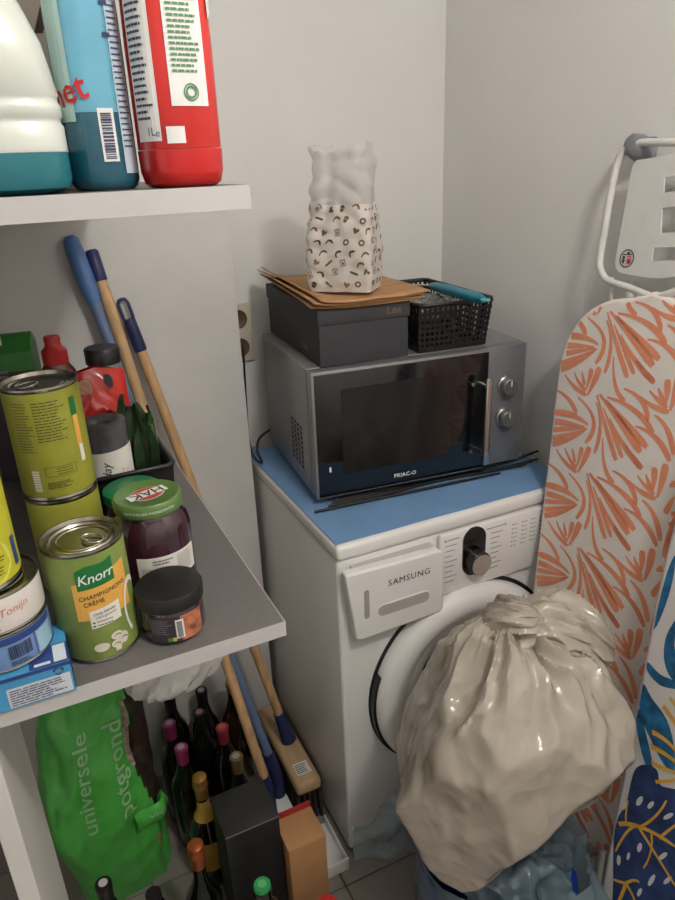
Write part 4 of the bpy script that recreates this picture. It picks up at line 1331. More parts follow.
# blue mop
C_top, C_bot = at(69, 236, 1, 0.432), Vector((-0.098, 0.205, 0.10))
t = thing('floor_mop', 'blue mop with thick light blue grip leaning on the white back panel', 'mop', (C_bot.x, C_bot.y, 0))
dC = (C_top - C_bot).normalized()
MB().tube([C_bot, lerp3(C_bot, C_top, 0.5), C_top - dC * 0.10], 0.0115, 14).build('handle', BLUE_SH, t, 60, world=True)
MB().tube([C_top - dC * 0.135, C_top - dC * 0.12, C_top - dC * 0.09, C_top - dC * 0.03, C_top - dC * 0.008, C_top], [0.0125, 0.0150, 0.018, 0.0175, 0.015, 0.009], 16).build('grip', BLUE_PL, t, 60, world=True)
MB().tube([C_bot + dC * 0.08, C_bot, C_bot - Vector((0, 0, 0.06))], [0.0145, 0.016, 0.018], 14).build('socket', NAVY_PL, t, 50, world=True)
MB().box(C_bot.x - 0.024, C_bot.x + 0.018, C_bot.y - 0.055, C_bot.y + 0.06, 0.03, 0.045, 0.005).build('mop_plate', PLASTIC_W, t, 40, world=True)
mp_ = MB()
for k in range(34):
    x = C_bot.x - 0.024 + 0.042 * rnd.random()
    y = C_bot.y - 0.055 + 0.115 * (k + .5) / 34
    mp_.tube(spline([(x, y, 0.028), (x + rnd.uniform(-.004, .004), y + rnd.uniform(-.01, .01), 0.017), (x + rnd.uniform(-.004, .004), y + rnd.uniform(-.01, .01), 0.005)], 3), 0.0042, 6)
mo_ = mp_.build('mop_strands', mat('navy_cloth', (30, 42, 92), 0.8), t, 60, world=True)
mo_['kind'] = 'stuff'

# white dustpan lying beside the washer
dp = thing('dustpan', 'white plastic dustpan with thin blue lip lying beside the washing machine', 'dustpan', (-0.05, 0.03, 0.0))
MB().box(-0.088, -0.014, -0.032, 0.105, 0.0005, 0.004, 0.001).box(-0.088, -0.084, -0.032, 0.105, 0.003, 0.03, 0.001).box(-0.018, -0.014, -0.032, 0.105, 0.003, 0.03, 0.001).box(-0.088, -0.014, -0.032, -0.027, 0.003, 0.036, 0.001).build('pan', PLASTIC_W, dp, 40, world=True)
MB().box(-0.085, -0.06, 0.1045, 0.107, 0.0005, 0.005).box(-0.0895, -0.0878, -0.03, 0.105, 0.026, 0.031).build('lip', BLUE_PL, dp, world=True)

# ------------------------------------------------------------------ bottles under the shelf
GLASS_D = mat('dark_bottle_glass', (14, 18, 13), 0.08, coat=0.7, var=0.2)
GLASS_B = mat('brown_bottle_glass', (52, 36, 20), 0.08, coat=0.7)
MAG = mat('magenta_foil', (158, 52, 104), 0.35, metal=0.3)
REDF = mat('red_foil_cap', (150, 52, 58), 0.35, metal=0.3)
GOLDF = mat('gold_foil', (186, 142, 74), 0.3, metal=0.7)
COPF = mat('copper_foil', (190, 104, 58), 0.3, metal=0.6)
BLKF = mat('black_foil', (28, 26, 28), 0.35)
TOPW = mat('foil_top_pale', (176, 176, 180), 0.35, metal=0.4)
YLAB = mat('yellow_label', (186, 148, 66), 0.5)
CREAM = mat('cream_label', (190, 178, 152), 0.55)
GRP = 'wine bottles under the lower shelf'
def bottle(px, py, h, label, foil, top=None, glass=GLASS_D, r=0.036, neck=0.0135, fl=0.055, champ=False, lab=None, dx=0.0, dy=0.0):
    p = at(px, py, 2, h)
    t = thing('wine_bottle', label, 'bottle', (p.x + dx, p.y + dy, 0.0003), 0, GRP)
    sh = 0.185 if not champ else 0.15
    MB().lathe([(0, 0.004), (r - .008, 0.0), (r - .002, .002), (r, .008), (r, sh), (r - .004, sh + .018), (r - .014, sh + .038), (neck + .0035, sh + .058), (neck, sh + .075), (neck, h - .002), (0, h - .002)], 32).build('glass', glass, t, 50)
    if champ:
        cp_ = [(neck + .0008, h - fl), (neck + .0018, h - .032), (neck + .0035, h - .028), (neck + .0035, h - .024), (neck + .0008, h - .020), (neck + .003, h - .012), (neck + .002, h - .003), (neck - .003, h), (0, h + .0008)]
    else:
        cp_ = [(neck + .0006, h - fl), (neck + .0012, h - .012), (neck + .002, h - .010), (neck + .002, h - .002), (neck + .001, h), (0, h + .0005)]
    c = MB().lathe(cp_, 28).build('capsule', foil, t, 50)
    if top:
        MB().lathe([(0, h + .0012), (.0085, h + .0012), (.0085, h + .0004), (0, h + .0004)], 20).build('capsule_top', top, c, 40)
    if lab:
        MB().lathe([(r + .0004, .06), (r + .0004, .145)], 32).build('label', lab, t, 50, recalc=False)
        if champ:
            MB().lathe([(neck + .012, sh + .045), (neck + .0015, sh + .068), (neck + .0012, h - fl - .005)], 28).build('neck_label', YLAB, c, 50, recalc=False)
    return t

bottle(169, 723, 0.30, 'dark wine bottle with magenta foil next to the potting soil bag', MAG, TOPW)
bottle(181, 747, 0.30, 'dark wine bottle with magenta foil next to the gold foil bottle', MAG, TOPW, fl=0.06)
bottle(169, 696, 0.30, 'plain black topped wine bottle against the panel, behind a magenta one', BLKF, None)
bottle(201, 690, 0.30, 'black foil wine bottle with pale top dot against the back panel', BLKF, TOPW)
bottle(199, 712, 0.30, 'black foil wine bottle with pinkish top dot among the others', BLKF, mat('foil_top_pink', (150, 112, 112), 0.35))
bottle(222, 727, 0.30, 'dark wine bottle with faded red foil beside the wooden handle', REDF, mat('foil_top_red', (176, 92, 88), 0.35))
bottle(231, 682, 0.31, 'brown glass bottle with gold top beside the leaning handles', GOLDF, None, GLASS_B, fl=0.03)
bottle(236, 756, 0.30, 'bottle with dull gold foil and pale top behind the black box', mat('dull_gold', (128, 108, 74), 0.35, metal=0.5), TOPW, fl=0.05)
bottle(199, 776, 0.31, 'sparkling wine bottle with gold foil and yellow neck label', GOLDF, None, champ=True, fl=0.06, lab=YLAB, r=0.039)
bottle(197, 843, 0.31, 'bottle with shiny copper foil standing left of the black box', COPF, None, champ=True, fl=0.06, r=0.038, dx=-0.004)
bottle(103, 883, 0.30, 'dark bottle with white top in front of the potting soil bag', BLKF, mat('white_cap', (225, 222, 218), 0.4))
bottle(151, 884, 0.27, 'dark bottle with cream label in front of the potting soil bag', BLKF, None, lab=CREAM, dy=-0.02)
bottle(262, 884, 0.26, 'slim bottle with bright green screw cap before the black box', mat('green_cap', (52, 170, 96), 0.4), mat('green_cap_light', (110, 200, 140), 0.4), r=0.030, fl=0.022, neck=0.0145)
p = at(325, 897, 2, 0.2)
t = thing('sauce_bottle', 'plastic bottle with round red cap on the floor before the cardboard box', 'bottle', (p.x, p.y - 0.01, 0.0003))
MB().lathe([(0, 0), (.03, 0), (.033, .004), (.033, .12), (.028, .15), (.02, .165), (0, .165)], 32).build('bottle_body', mat('brown_plastic', (96, 52, 38), 0.3), t, 50)
MB().lathe([(.021, .162), (.0215, .165), (.0215, .188), (.017, .197), (0, .2)], 32).build('cap', mat('red_cap_bright', (198, 38, 34), 0.4), t, 50)

# black gift box and brown cardboard box
t = thing('wine_box', 'plain black cardboard box standing among the bottles', 'box', (-0.2385, -0.006, 0.0003))
MB().box(-0.057, 0.057, -0.054, 0.054, 0, 0.296, 0.0015).build('box_body', mat('black_card', (30, 29, 31), 0.55, var=0.1, bump=0.1, bscale=60), t, 40)
lf_ = MB().box(-0.058, 0.058, -0.055, 0.054, 0.2965, 0.2985, 0.0006).build('lid_flap', mat('black_card_worn', (44, 43, 45), 0.5, var=0.12), t, 40)
MB().box(-0.058, 0.058, -0.0556, -0.0552, 0.295, 0.2982).build('worn_edge', mat('worn_grey', (120, 118, 116), 0.6), lf_)
t = thing('cardboard_box', 'brown cardboard box with red inner flap beside the black box', 'box', (-0.134, -0.047, 0.0003))
TAN = mat('tan_card', (190, 142, 96), 0.7, var=0.05, scale=20)
MB().box(-0.042, 0.042, -0.042, 0.040, 0, 0.218, 0.0012).build('box_body', TAN, t, 40)
MB().box(-0.042, 0.042, 0.0405, 0.046, 0.0, 0.232, 0.001).build('red_flap', mat('red_card', (168, 40, 38), 0.55), t, 40)
MB().box(-0.0425, 0.0425, -0.0425, 0.040, 0.2183, 0.2195, 0.0004).build('top_flap', TAN, t, 40)

# potting soil bag
ps = Vector((-0.478, 0.185, 0.0))
t = thing('soil_bag', 'bulging green plastic bag of potting soil leaning under the lower shelf', 'bag', ps, 0.18)
def soil(u, v, off=0.0):
    a = 2 * math.pi * u
    c, s = math.cos(a), math.sin(a)
    hw = 0.112 * (0.62 + 0.38 * math.sin(math.pi * min(1, 0.14 + 0.8 * v)))
    hd2 = 0.075 * (math.sin(math.pi * min(1.0, max(0.0, 0.10 + 0.86 * v)))) ** 0.7
    x = hw * abs(c) ** 0.75 * (1 if c > 0 else -1)
    y = hd2 * abs(s) ** 0.85 * (1 if s > 0 else -1)
    n = Vector((c, s, 0))
    p = Vector((c * 1.2, s * 1.2, v * 3))
    w = 0.012 * (1 - 2 * abs(noise.noise(p * 1.3 + Vector((3, 1, 5))))) + 0.005 * noise.noise(p * 3.5)
    w += 0.006 * math.sin(14 * v + 4 * c) * (abs(c) > 0.5) * (0.5 + 0.5 * noise.noise(p))
    z = 0.60 * v
    q = Vector((x, y, z)) + n * (w + off)
    q.x += 0.03 * v - 0.10 * max(0, v - .6) ** 2 + 0.035 * math.sin(math.pi * v) * -1
    q.y += 0.06 * v
    q.z = max(0.001, q.z)
    return q
GREENBAG = mat('green_bag_film', (86, 190, 80), 0.35, coat=0.3, var=0.12, scale=12, crease=0.35)
BROWNBAG = mat('soil_print', (58, 48, 40), 0.4, coat=0.2, var=0.4, scale=50)
b = MB()
nu, nv = 88, 70
vsx = [soil(i / nu, j / nv) for j in range(nv + 1) for i in range(nu)]
fsx, msx = [], []
for j in range(nv):
    for i in range(nu):
        fsx.append((j * nu + i, j * nu + (i + 1) % nu, (j + 1) * nu + (i + 1) % nu, (j + 1) * nu + i))
        u_, v_ = i / nu, j / nv
        ln = 0.845 + 0.03 * math.sin(v_ * 7)
        msx.append(1 if (u_ > ln or u_ < 0.12) and v_ > 0.36 + 0.10 * (1 if u_ < 0.12 else 0) else 0)
b.add(vsx, fsx)
b.m = msx
b.add([soil(i / nu, 0) for i in range(nu)], [tuple(range(nu))])
b.add([soil(i / nu, 1) for i in range(nu)], [tuple(range(nu))])
bgo = b.build('bag_film', [GREENBAG, BROWNBAG], t, 60)
pf = lambda u, v: soil(u, v, 0.0016)
for wd_, u0_, sz_ in (('universele', 0.700, 0.060), ('potgrond', 0.775, 0.064)):
    MB().text(wd_, sz_, lambda x, y, u0_=u0_: pf(u0_ - y * 1.0, 0.60 + x * 1.6), 0, 0, offset=0.006).build('pale_lettering', mat('pale_green_ink', (168, 214, 164), 0.5), bgo, recalc=False)
MB().sheet(lambda a, c: pf(0.828 + 0.02 * a + 0.03 * math.sin((0.5 + 0.3 * c) * 7), 0.58 + 0.26 * c), 4, 14).build('pale_strip_print', mat('pale_brown_print', (168, 148, 136), 0.5, var=0.3, scale=120), bgo, recalc=False)
fl2 = MB()
def flap(u, v):
    q = soil(0.79 + 0.125 * u, 0.30 + 0.09 * v, 0.004 + 0.010 * math.sin(math.pi * v) + 0.008 * u)
    return q
flo = fl2.sheet(flap, 14, 8).build('folded_flap', GREENBAG, t, 60, recalc=False)
MB().text('viva', 0.030, lambda x, y: flap(0.52 + x * 9, 0.62 + y * 11) + Vector((0, -0.002, 0.001)), 0, 0).build('flap_lettering', mat('pale_green_ink', (142, 196, 142), 0.5), flo, recalc=False)
MB().rect(0.855, 0.895, 0.175, 0.225, pf, 3, 3).build('picture_patch', mat('patch_print', (166, 140, 108), 0.5, var=0.35, scale=200), bgo, recalc=False)

# white carrier bag hanging under the lower shelf
hp = Vector((-0.318, 0.02, 0.0))
def hang(u, v):
    a = 2 * math.pi * u
    z = ZL - 0.0178 - 0.455 * v
    prof = 0.25 + 0.75 * smoothstep(0, 0.45, v)
    prof *= (1 - max(0, (v - .86) / .14) ** 2 * 0.9)
    p = Vector((math.cos(a) * 1.6, math.sin(a) * 1.6, v * 2.2))
    k = 1 + 0.42 * (1 - 2.4 * abs(noise.noise(p * 1.5))) + 0.16 * (0.4 - 2 * abs(noise.noise(p * 3.4)))
    return Vector((hp.x + 0.070 * prof * k * math.cos(a) - 0.035 * max(0, v - .8) * 5, hp.y + 0.045 * prof * k * math.sin(a), z))
b = MB().sheet(hang, 56, 40, wrap=True)
b.add([hang(i / 56, 1) for i in range(56)], [tuple(range(56))]).add([hang(i / 56, 0) for i in range(56)], [tuple(range(56))])
o = b.build('carrier_bag', mat('white_film', (226, 224, 220), 0.3, coat=0.2, transl=0.25, crease=0.4), smooth=45, world=True, loc=(hp.x, hp.y, ZL - 0.018), weld=True)
tag(o, 'crumpled white plastic carrier bag hanging under the lower shelf', 'bag')

# ------------------------------------------------------------------ ironing boards leaning on the right wall
class Board:
    def __init__(self, p0, axis, edge_px):
        self.n = Vector((1, 0, -0.15)).normalized()
        self.p0 = Vector(p0)
        self.a = Vector(axis)
        self.a = (self.a - self.n * self.a.dot(self.n)).normalized()
        self.e = -self.a.cross(self.n).normalized()
        Q = on_plane(*edge_px, self.p0, self.n)
        self.O = Q - self.a * (Q.z / self.a.z)

    def pq(self, px, py):
        X = on_plane(px, py, self.p0, self.n) - self.O
        return (X.dot(self.e), X.dot(self.a))

    def at(self, p, q, t=0.0):
        return self.O + self.e * p + self.a * q - self.n * t


def board_outline(W, q0, q1, nose_low, nlen=0.42, rc=0.10):
    half = []
    N = 14
    for i in range(N + 1):       # nose end: from tip to full width
        s = i / N
        half.append((W / 2 * (1 - math.sqrt(max(0.0, 1 - (1 - s) ** 2)) * 0.0) * (math.sin(math.pi / 2 * s) ** 0.72), nlen * (1 - math.cos(math.pi / 2 * s)) ** 1.0 if s < 1 else nlen))
    L = q1 - q0
    for i in range(N + 1):       # wide end corner
        a = math.pi / 2 * i / N
        half.append((W / 2 - rc + rc * math.cos(a) ** 0.9 if i < N else W / 2 - rc, L - 0.012 - rc + rc * math.sin(a) ** 0.9))
    half.append((0.0, L))
    pts = [(W / 2 - h, y) for h, y in half] + [(W / 2 + h, y) for h, y in half[::-1][1:-1]]
    if nose_low:
        return [(p, q0 + y) for p, y in pts]
    return [(p, q1 - y) for p, y in pts]


def inside(poly, p, q):
    c = False
    j = len(poly) - 1
    for i in range(len(poly)):
        (x0, y0), (x1, y1) = poly[i], poly[j]
        if (y0 > q) != (y1 > q) and p < (x1 - x0) * (q - y0) / (y1 - y0) + x0:
            c = not c
        j = i
    return c


def make_board(name, label, B, W, q0, q1, nose_low, covermat, rc=0.10):
    t = thing(name, label, 'ironing board', B.at(W / 2, q0, 0))
    ol = board_outline(W, q0, q1, nose_low, 0.42, rc)
    cov = MB().prism(ol, lambda u, v, s: B.at(u, v, s), -0.026, 0.0).build('cover', covermat, t, world=True)
    bv = cov.modifiers.new('bevel', 'BEVEL')
    bv.width = 0.008
    bv.segments = 3
    bv.limit_method = 'ANGLE'
    bv.angle_limit = math.radians(50)
    cov.data.shade_smooth()
    cov.data.set_sharp_from_angle(angle=math.radians(50))
    small = [(W / 2 + (p - W / 2) * 0.982, (q0 + q1) / 2 + (q - (q0 + q1) / 2) * 0.993) for p, q in ol]
    return t, cov, small


TUBEW = mat('white_tube', (220, 218, 214), 0.3)
OB = Board((0.53, 0, 1.1), (0.15, 0.12, 1.0), (546, 468))
q_top = OB.pq(637, 291)[1]
OW = 0.42
ob, ocov, oin = make_board('ironing_board', 'ironing board with white cover and orange leaf strokes leaning on the wall', OB, OW, 0.17, q_top, True,
                           mat('white_cotton', (236, 228, 222), 0.85, var=0.03, scale=10, bump=0.25, bscale=35), rc=0.165)
strokes = [
    ([(275, 135), (312, 275), (350, 405)], 16), ([(300, 190), (340, 300), (375, 398)], 14), ([(325, 235), (375, 340), (445, 445)], 17),
    ([(285, 135), (370, 260), (445, 385)], 24), ([(310, 160), (390, 265), (470, 368)], 22), ([(315, 150), (420, 215), (495, 315)], 17),
    ([(425, 280), (505, 335), (560, 435)], 17), ([(385, 350), (415, 400), (452, 452)], 18),
    ([(272, 165), (288, 265), (265, 365)], 13), ([(200, 135), (262, 235), (230, 320)], 15), ([(115, 95), (165, 140), (195, 202)], 15),
    ([(298, 310), (306, 425), (342, 492)], 14), ([(380, 125), (448, 180), (475, 265)], 15), ([(500, 245), (550, 310), (575, 412)], 17),
    ([(240, 250), (180, 205), (105, 182)], 20), ([(226, 257), (160, 233), (95, 215)], 18), ([(230, 262), (160, 255), (88, 250)], 15),
    ([(226, 268), (150, 280), (88, 284)], 15), ([(236, 264), (160, 298), (84, 308)], 17),
    ([(115, 330), (150, 385), (196, 432)], 13), ([(150, 330), (168, 375), (195, 415)], 12), ([(180, 335), (184, 365), (190, 392)], 12),
    ([(196, 407), (208, 370), (216, 335)], 17), ([(201, 432), (226, 385), (246, 338)], 21),
    ([(445, 165), (495, 210), (556, 240)], 15), ([(480, 145), (512, 185), (550, 222)], 13), ([(515, 140), (526, 170), (540, 202)], 13),
    ([(545, 207), (550, 160), (551, 112)], 19), ([(561, 236), (582, 170), (597, 98)], 22),
    ([(612, 190), (624, 183), (640, 178)], 17), ([(634, 232), (615, 262), (594, 300)], 17), ([(640, 292), (612, 385), (590, 480)], 17), ([(655, 380), (630, 440), (600, 492)], 17),
    ([(668, 330), (660, 420), (625, 486)], 15), ([(700, 300), (690, 380), (660, 470)], 16),
]
pr_ = MB()
KZ = 4.09
for pts, w in strokes:
    base = [OB.pq(520 + x / KZ, 440 + y / KZ) for x, y in pts]
    for col in (0, 1):
        for k in range(-6, 5):
            cs = [(p + col * 0.315, q + k * 0.1588 + col * 0.05) for p, q in base]
            pr_.stroke(cs, w * 0.00069, lambda p, q: OB.at(p, q, 0.0007) if inside(oin, p, q) else None, (0.3, 1.0), 10)
po = pr_.build('leaf_stroke_print', mat('orange_print', (236, 152, 116), 0.8, var=0.05), ocov, world=True, recalc=False)
po['kind'] = 'stuff'
# iron rest: bent tube, plate with slots, warning sticker
zp = lambda x, y: OB.pq(555 + x / 4.5, 108 + y / 4.5)
path = [zp(*c) for c in ((520, 152), (400, 152), (340, 163), (290, 200), (262, 265), (240, 370), (215, 520), (190, 670), (192, 725), (225, 775), (320, 808), (420, 850))]
full = path + []
mir = [(OW - p, q) for p, q in path[::-1]]
rest = [OB.at(p, q, -0.008) for p, q in path[::-1] + mir[::-1]]
MB().tube(spline(rest, 4), 0.0068, 12).build('iron_rest_tube', TUBEW, ob, 60, world=True)
pc = [zp(*c) for c in ((400, 226), (355, 232), (335, 262), (258, 690), (262, 722), (285, 742), (420, 765))]
plo = pc + [(OW - p, q) for p, q in pc[::-1]]
# plate with three slots: outline bands left / right of the slots and bridges between
pl = zp(340, 240)[0]
slots = [(zp(480, 310), zp(475, 380)), (zp(468, 448), zp(462, 562)), (zp(430, 628), zp(420, 688))]
bm = bmesh.new()
def plate_part(poly):
    return MB().prism(poly, lambda u, v, s: OB.at(u, v, s), -0.010, -0.007)
edge_p = lambda q: None
def left_at(q):
    for (p0, q0_), (p1, q1_) in zip(pc, pc[1:]):
        if min(q0_, q1_) <= q <= max(q0_, q1_) and abs(q0_ - q1_) > 1e-6:
            return p0 + (p1 - p0) * (q - q0_) / (q1_ - q0_)
    return pc[0][0]
qs = [pc[0][1]]
for a_, b_ in slots:
    qs += [a_[1], b_[1]]
qs.append(pc[-1][1])
plate = MB()
# top band, bridges and bottom band run full width; cheeks fill beside each slot
top_poly = [c for c in pc if c[1] >= qs[1]] + [(left_at(qs[1]), qs[1])]
top_poly = top_poly + [(OW - p, q) for p, q in top_poly[::-1]]
plate.prism(top_poly, lambda u, v, s: OB.at(u, v, s), -0.010, -0.007)
for k in (1, 2):
    qa, qb = qs[2 * k], qs[2 * k + 1]
    poly = [(left_at(qa), qa), (left_at(qb), qb), (OW - left_at(qb), qb), (OW - left_at(qa), qa)]
    plate.prism(poly, lambda u, v, s: OB.at(u, v, s), -0.010, -0.007)
bot = [(left_at(qs[6]), qs[6])] + [c for c in pc if c[1] < qs[6]]
bot = bot + [(OW - p, q) for p, q in bot[::-1]]
plate.prism(bot, lambda u, v, s: OB.at(u, v, s), -0.010, -0.007)
for k, (a_, b_) in enumerate(slots):
    poly = [(left_at(a_[1]), a_[1]), (left_at(b_[1]), b_[1]), (b_[0], b_[1]), (a_[0], a_[1])]
    plate.prism(poly, lambda u, v, s: OB.at(u, v, s), -0.010, -0.007)
    poly = [(OW - left_at(a_[1]), a_[1]), (OW - left_at(b_[1]), b_[1]), (OW - left_at(b_[1]) - 0.04, b_[1]), (OW - left_at(a_[1]) - 0.04, a_[1])]
    plate.prism(poly[::-1], lambda u, v, s: OB.at(u, v, s), -0.010, -0.007)
bm.free()
plo_ = plate.build('iron_rest_plate', mat('white_sheet_metal', (216, 215, 213), 0.35, var=0.02), ob, world=True)
sc2 = zp(312, 676)
sr = 0.0165
stf = lambda dt, k=1.0: (lambda u, v: OB.at(sc2[0] + u * k, sc2[1] + v * k, -0.007 + dt))
stk = MB().poly(el(sr, sr), stf(0.0004)).build('warning_sticker', mat('sticker_pale', (206, 200, 196), 0.5), plo_, world=True, recalc=False)
g = MB()
for i in range(24):
    a0, a1 = 2 * math.pi * i / 24, 2 * math.pi * (i + 1) / 24
    g.add([stf(0.0008)(r * math.cos(a), r * math.sin(a)) for r, a in ((sr, a0), (sr, a1), (sr * .88, a1), (sr * .88, a0))], [(0, 1, 2, 3)])
g.build('sticker_ring', INK, plo_, world=True, recalc=False)
g = MB().poly([(x * .0022 - 0.0055, y * .0022 + 0.0015) for x, y in el(1, 1, 12)], stf(0.0008, 1.28))
g.rect(-0.0072, -0.0042, -0.0068, -0.0008, stf(0.0008, 1.28)).rect(-0.0095, -0.0022, -0.003, -0.0018, stf(0.0009, 1.28)).rect(-0.009, 0.009, 0.005, 0.0062, stf(0.0008, 1.28)).poly([(-0.001, 0.0062), (0.005, 0.0062), (0.004, 0.009), (0.001, 0.009)], stf(0.0008, 1.28))
g.build('figure_mark', INK, plo_, world=True, recalc=False)
g = MB().rect(0.0005, 0.0075, -0.0075, -0.0012, stf(0.0008, 1.28)).rect(0.0012, 0.0024, -0.0012, 0.0028, stf(0.0008, 1.28)).rect(0.0056, 0.0068, -0.0012, 0.0028, stf(0.0008, 1.28)).rect(0.0012, 0.0068, 0.0022, 0.0036, stf(0.0009, 1.28))
g.build('padlock_mark', INK_RED, plo_, world=True, recalc=False)
for p in (0.13, 0.25):
    lg_ = MB().tube([OB.at(p, 0.04, -0.036), OB.at(p, q_top + 0.02, -0.036)], 0.008, 12).build('leg', TUBEW, ob, 60, world=True)
    MB().tube([OB.at(p, 0.006, -0.036), OB.at(p, 0.012, -0.036), OB.at(p, 0.05, -0.036)], [0.009, 0.011, 0.0105], 12).build('rubber_foot', BLACK_PL, lg_, 60, world=True)
for p in (0.10, 0.28):
    MB().tube([OB.at(p, q_top - 0.05, -0.030), OB.at(p, zp(320, 760)[1], -0.014)], 0.005, 10).build('rest_strut', TUBEW, ob, 60, world=True)

# grey hook on the right wall
hkp = at(652, 146, 0, XR)
hkt = thing('wall_hook', 'rounded grey plastic hook on the right wall behind the iron rest', 'hook', (XR, hkp.y, hkp.z))
HG = mat('hook_grey', (128, 130, 138), 0.45)
MB().box(-0.010, 0, -0.015, 0.018, -0.045, 0.016, 0.005, 2).build('hook_plate', HG, hkt, 40)
MB().tube([(-0.008, 0.004, -0.01), (-0.03, 0.006, 0.0), (-0.045, 0.006, 0.004), (-0.050, 0.006, 0.005)], [0.022, 0.0225, 0.019, 0.008], 18).build('hook_knob', HG, hkt, 60)

# second board, blue leaves
BB = Board((0.352, 0, 0.41), (0.15, 0.085, 1.0), (619, 790))
bo2, bcov, bin_ = make_board('ironing_board', 'ironing board covered in blue monstera leaf fabric with yellow veins', BB, 0.38, 0.004, 1.28, False,
                             mat('white_cotton_cool', (212, 208, 206), 0.85, var=0.03, scale=10, bump=0.25, bscale=35))
ZB = lambda x, y: BB.pq(600 + x / 2.5, 540 + y / 2.5)
leafB = [
    [(190, 40), (178, 120), (150, 200), (128, 218), (140, 180), (160, 110), (176, 60)],
    [(200, 190), (168, 235), (160, 290), (172, 335), (200, 362), (200, 300), (186, 262)],
    [(112, 300), (150, 335), (186, 352), (200, 372), (186, 372), (150, 362), (120, 330)],
    [(92, 350), (130, 395), (168, 450), (186, 520), (186, 580), (160, 560), (128, 500), (100, 430)],
    [(86, 412), (112, 470), (132, 560), (120, 574), (102, 520), (84, 450)],
    [(70, 450), (76, 500), (66, 580), (56, 630), (48, 660), (52, 590), (60, 510)],
    [(205, 420), (196, 470), (205, 560), (240, 560), (260, 470), (240, 400)],
    [(210, 60), (226, 150), (260, 210), (290, 170), (270, 90), (240, 50)],
]
navyB = [
    [(82, 590), (96, 566), (120, 562), (144, 576), (152, 612), (186, 622), (240, 640), (250, 760), (240, 900), (200, 1010), (120, 1010), (40, 960), (34, 850), (36, 740), (48, 690), (66, 660)],
]
def mapped(polys, dt, B=BB, dp=0.0, dq=0.0, lim=None):
    g_ = MB()
    for pl_ in polys:
        P = [ZB(x, y) for x, y in pl_]
        P = [(p + dp, q + dq) for p, q in P]
        P = [(min(max(p, 0.008), 0.372), q) for p, q in P]
        P2 = []
        for i in range(len(P)):     # rounded through Catmull-Rom
            p0, p1, p2, p3 = P[i - 1], P[i], P[(i + 1) % len(P)], P[(i + 2) % len(P)]
            for k in range(4):
                t_ = k / 4
                P2.append(tuple(0.5 * ((2 * p1[c]) + (p2[c] - p0[c]) * t_ + (2 * p0[c] - 5 * p1[c] + 4 * p2[c] - p3[c]) * t_ ** 2 + (3 * p1[c] - p0[c] - 3 * p2[c] + p3[c]) * t_ ** 3) for c in (0, 1)))
        P2 = [(min(max(p, 0.008), 0.372), min(max(q, 0.012), 1.2)) for p, q in P2]
        if max(p for p, q in P2) - min(p for p, q in P2) < 0.004 or max(q for p, q in P2) - min(q for p, q in P2) < 0.004:
            continue
        g_.poly(P2, lambda u, v: BB.at(u, v, dt))
    return g_
tiles = [(0, 0), (0.20, 0.06), (0.20, 0.62), (0.04, 0.74)]
def multi(polys, dt):
    g_ = MB()
    for dp, dq in tiles:
        m_ = mapped(polys, dt, dp=dp, dq=dq)
        g_.add(m_.v, m_.f)
    return g_
lo1 = multi(leafB, 0.0006).build('blue_leaf_print', mat('teal_blue_print', (30, 104, 152), 0.8, var=0.3, scale=45), bcov, world=True, recalc=False)
lo2 = multi(navyB, 0.0009).build('navy_leaf_print', mat('navy_print', (40, 62, 112), 0.8, var=0.25, scale=35), bcov, world=True, recalc=False)
ell = lambda cx, cy, a, b_, r: [(cx + a * math.cos(i * math.pi / 4) * math.cos(r) - b_ * math.sin(i * math.pi / 4) * math.sin(r), cy + a * math.cos(i * math.pi / 4) * math.sin(r) + b_ * math.sin(i * math.pi / 4) * math.cos(r)) for i in range(8)]
holes = [ell(62, 658, 6, 16, 0.1), ell(100, 652, 7, 13, 0.5), ell(128, 662, 6, 11, 0.7), ell(100, 768, 6, 12, 0.2), ell(48, 800, 5, 13, 0.0), ell(158, 790, 6, 14, 0.9), ell(72, 790, 4, 10, 0.2),
         ell(172, 690, 6, 14, 1.1), ell(130, 850, 6, 16, 0.5), ell(100, 880, 5, 11, 0.4), ell(170, 850, 6, 13, 0.8)]
lo3 = multi(holes, 0.0012).build('white_hole_print', mat('white_cotton_cool', (212, 208, 206), 0.85), bcov, world=True, recalc=False)
yel = [([(36, 712), (100, 716), (190, 766)], 12), ([(100, 716), (72, 726), (40, 778)], 8), ([(100, 718), (140, 690), (168, 650)], 7), ([(100, 720), (150, 800), (192, 868)], 9), ([(70, 714), (66, 690), (72, 650)], 6),
       ([(130, 734), (128, 780), (110, 820)], 6), ([(150, 745), (180, 720), (210, 700)], 7), ([(66, 858), (40, 850), (34, 846)], 8), ([(66, 858), (86, 850), (100, 856)], 8), ([(66, 858), (54, 890), (42, 912)], 10), ([(66, 858), (84, 890), (92, 920)], 9),
       ([(132, 480), (165, 500), (205, 540)], 13), ([(128, 515), (165, 535), (205, 566)], 13), ([(160, 415), (182, 445), (208, 492)], 12), ([(130, 555), (165, 572), (205, 584)], 11), ([(140, 604), (170, 602), (205, 596)], 9), ([(176, 392), (194, 420), (210, 450)], 9)]
g = MB()
for dp, dq in tiles:
    for pts, w in yel:
        cs = [ZB(x, y) for x, y in pts]
        g.stroke([(p + dp, q + dq) for p, q in cs], w * 0.0008, lambda p, q: BB.at(p, q, 0.0015) if inside(bin_, p, q) else None, (0.9, 0.7), 10)
lo4 = g.build('yellow_vein_print', mat('yellow_print', (222, 170, 58), 0.8, var=0.1), bcov, world=True, recalc=False)
for o in (lo1, lo2, lo3, lo4):
    o['kind'] = 'stuff'

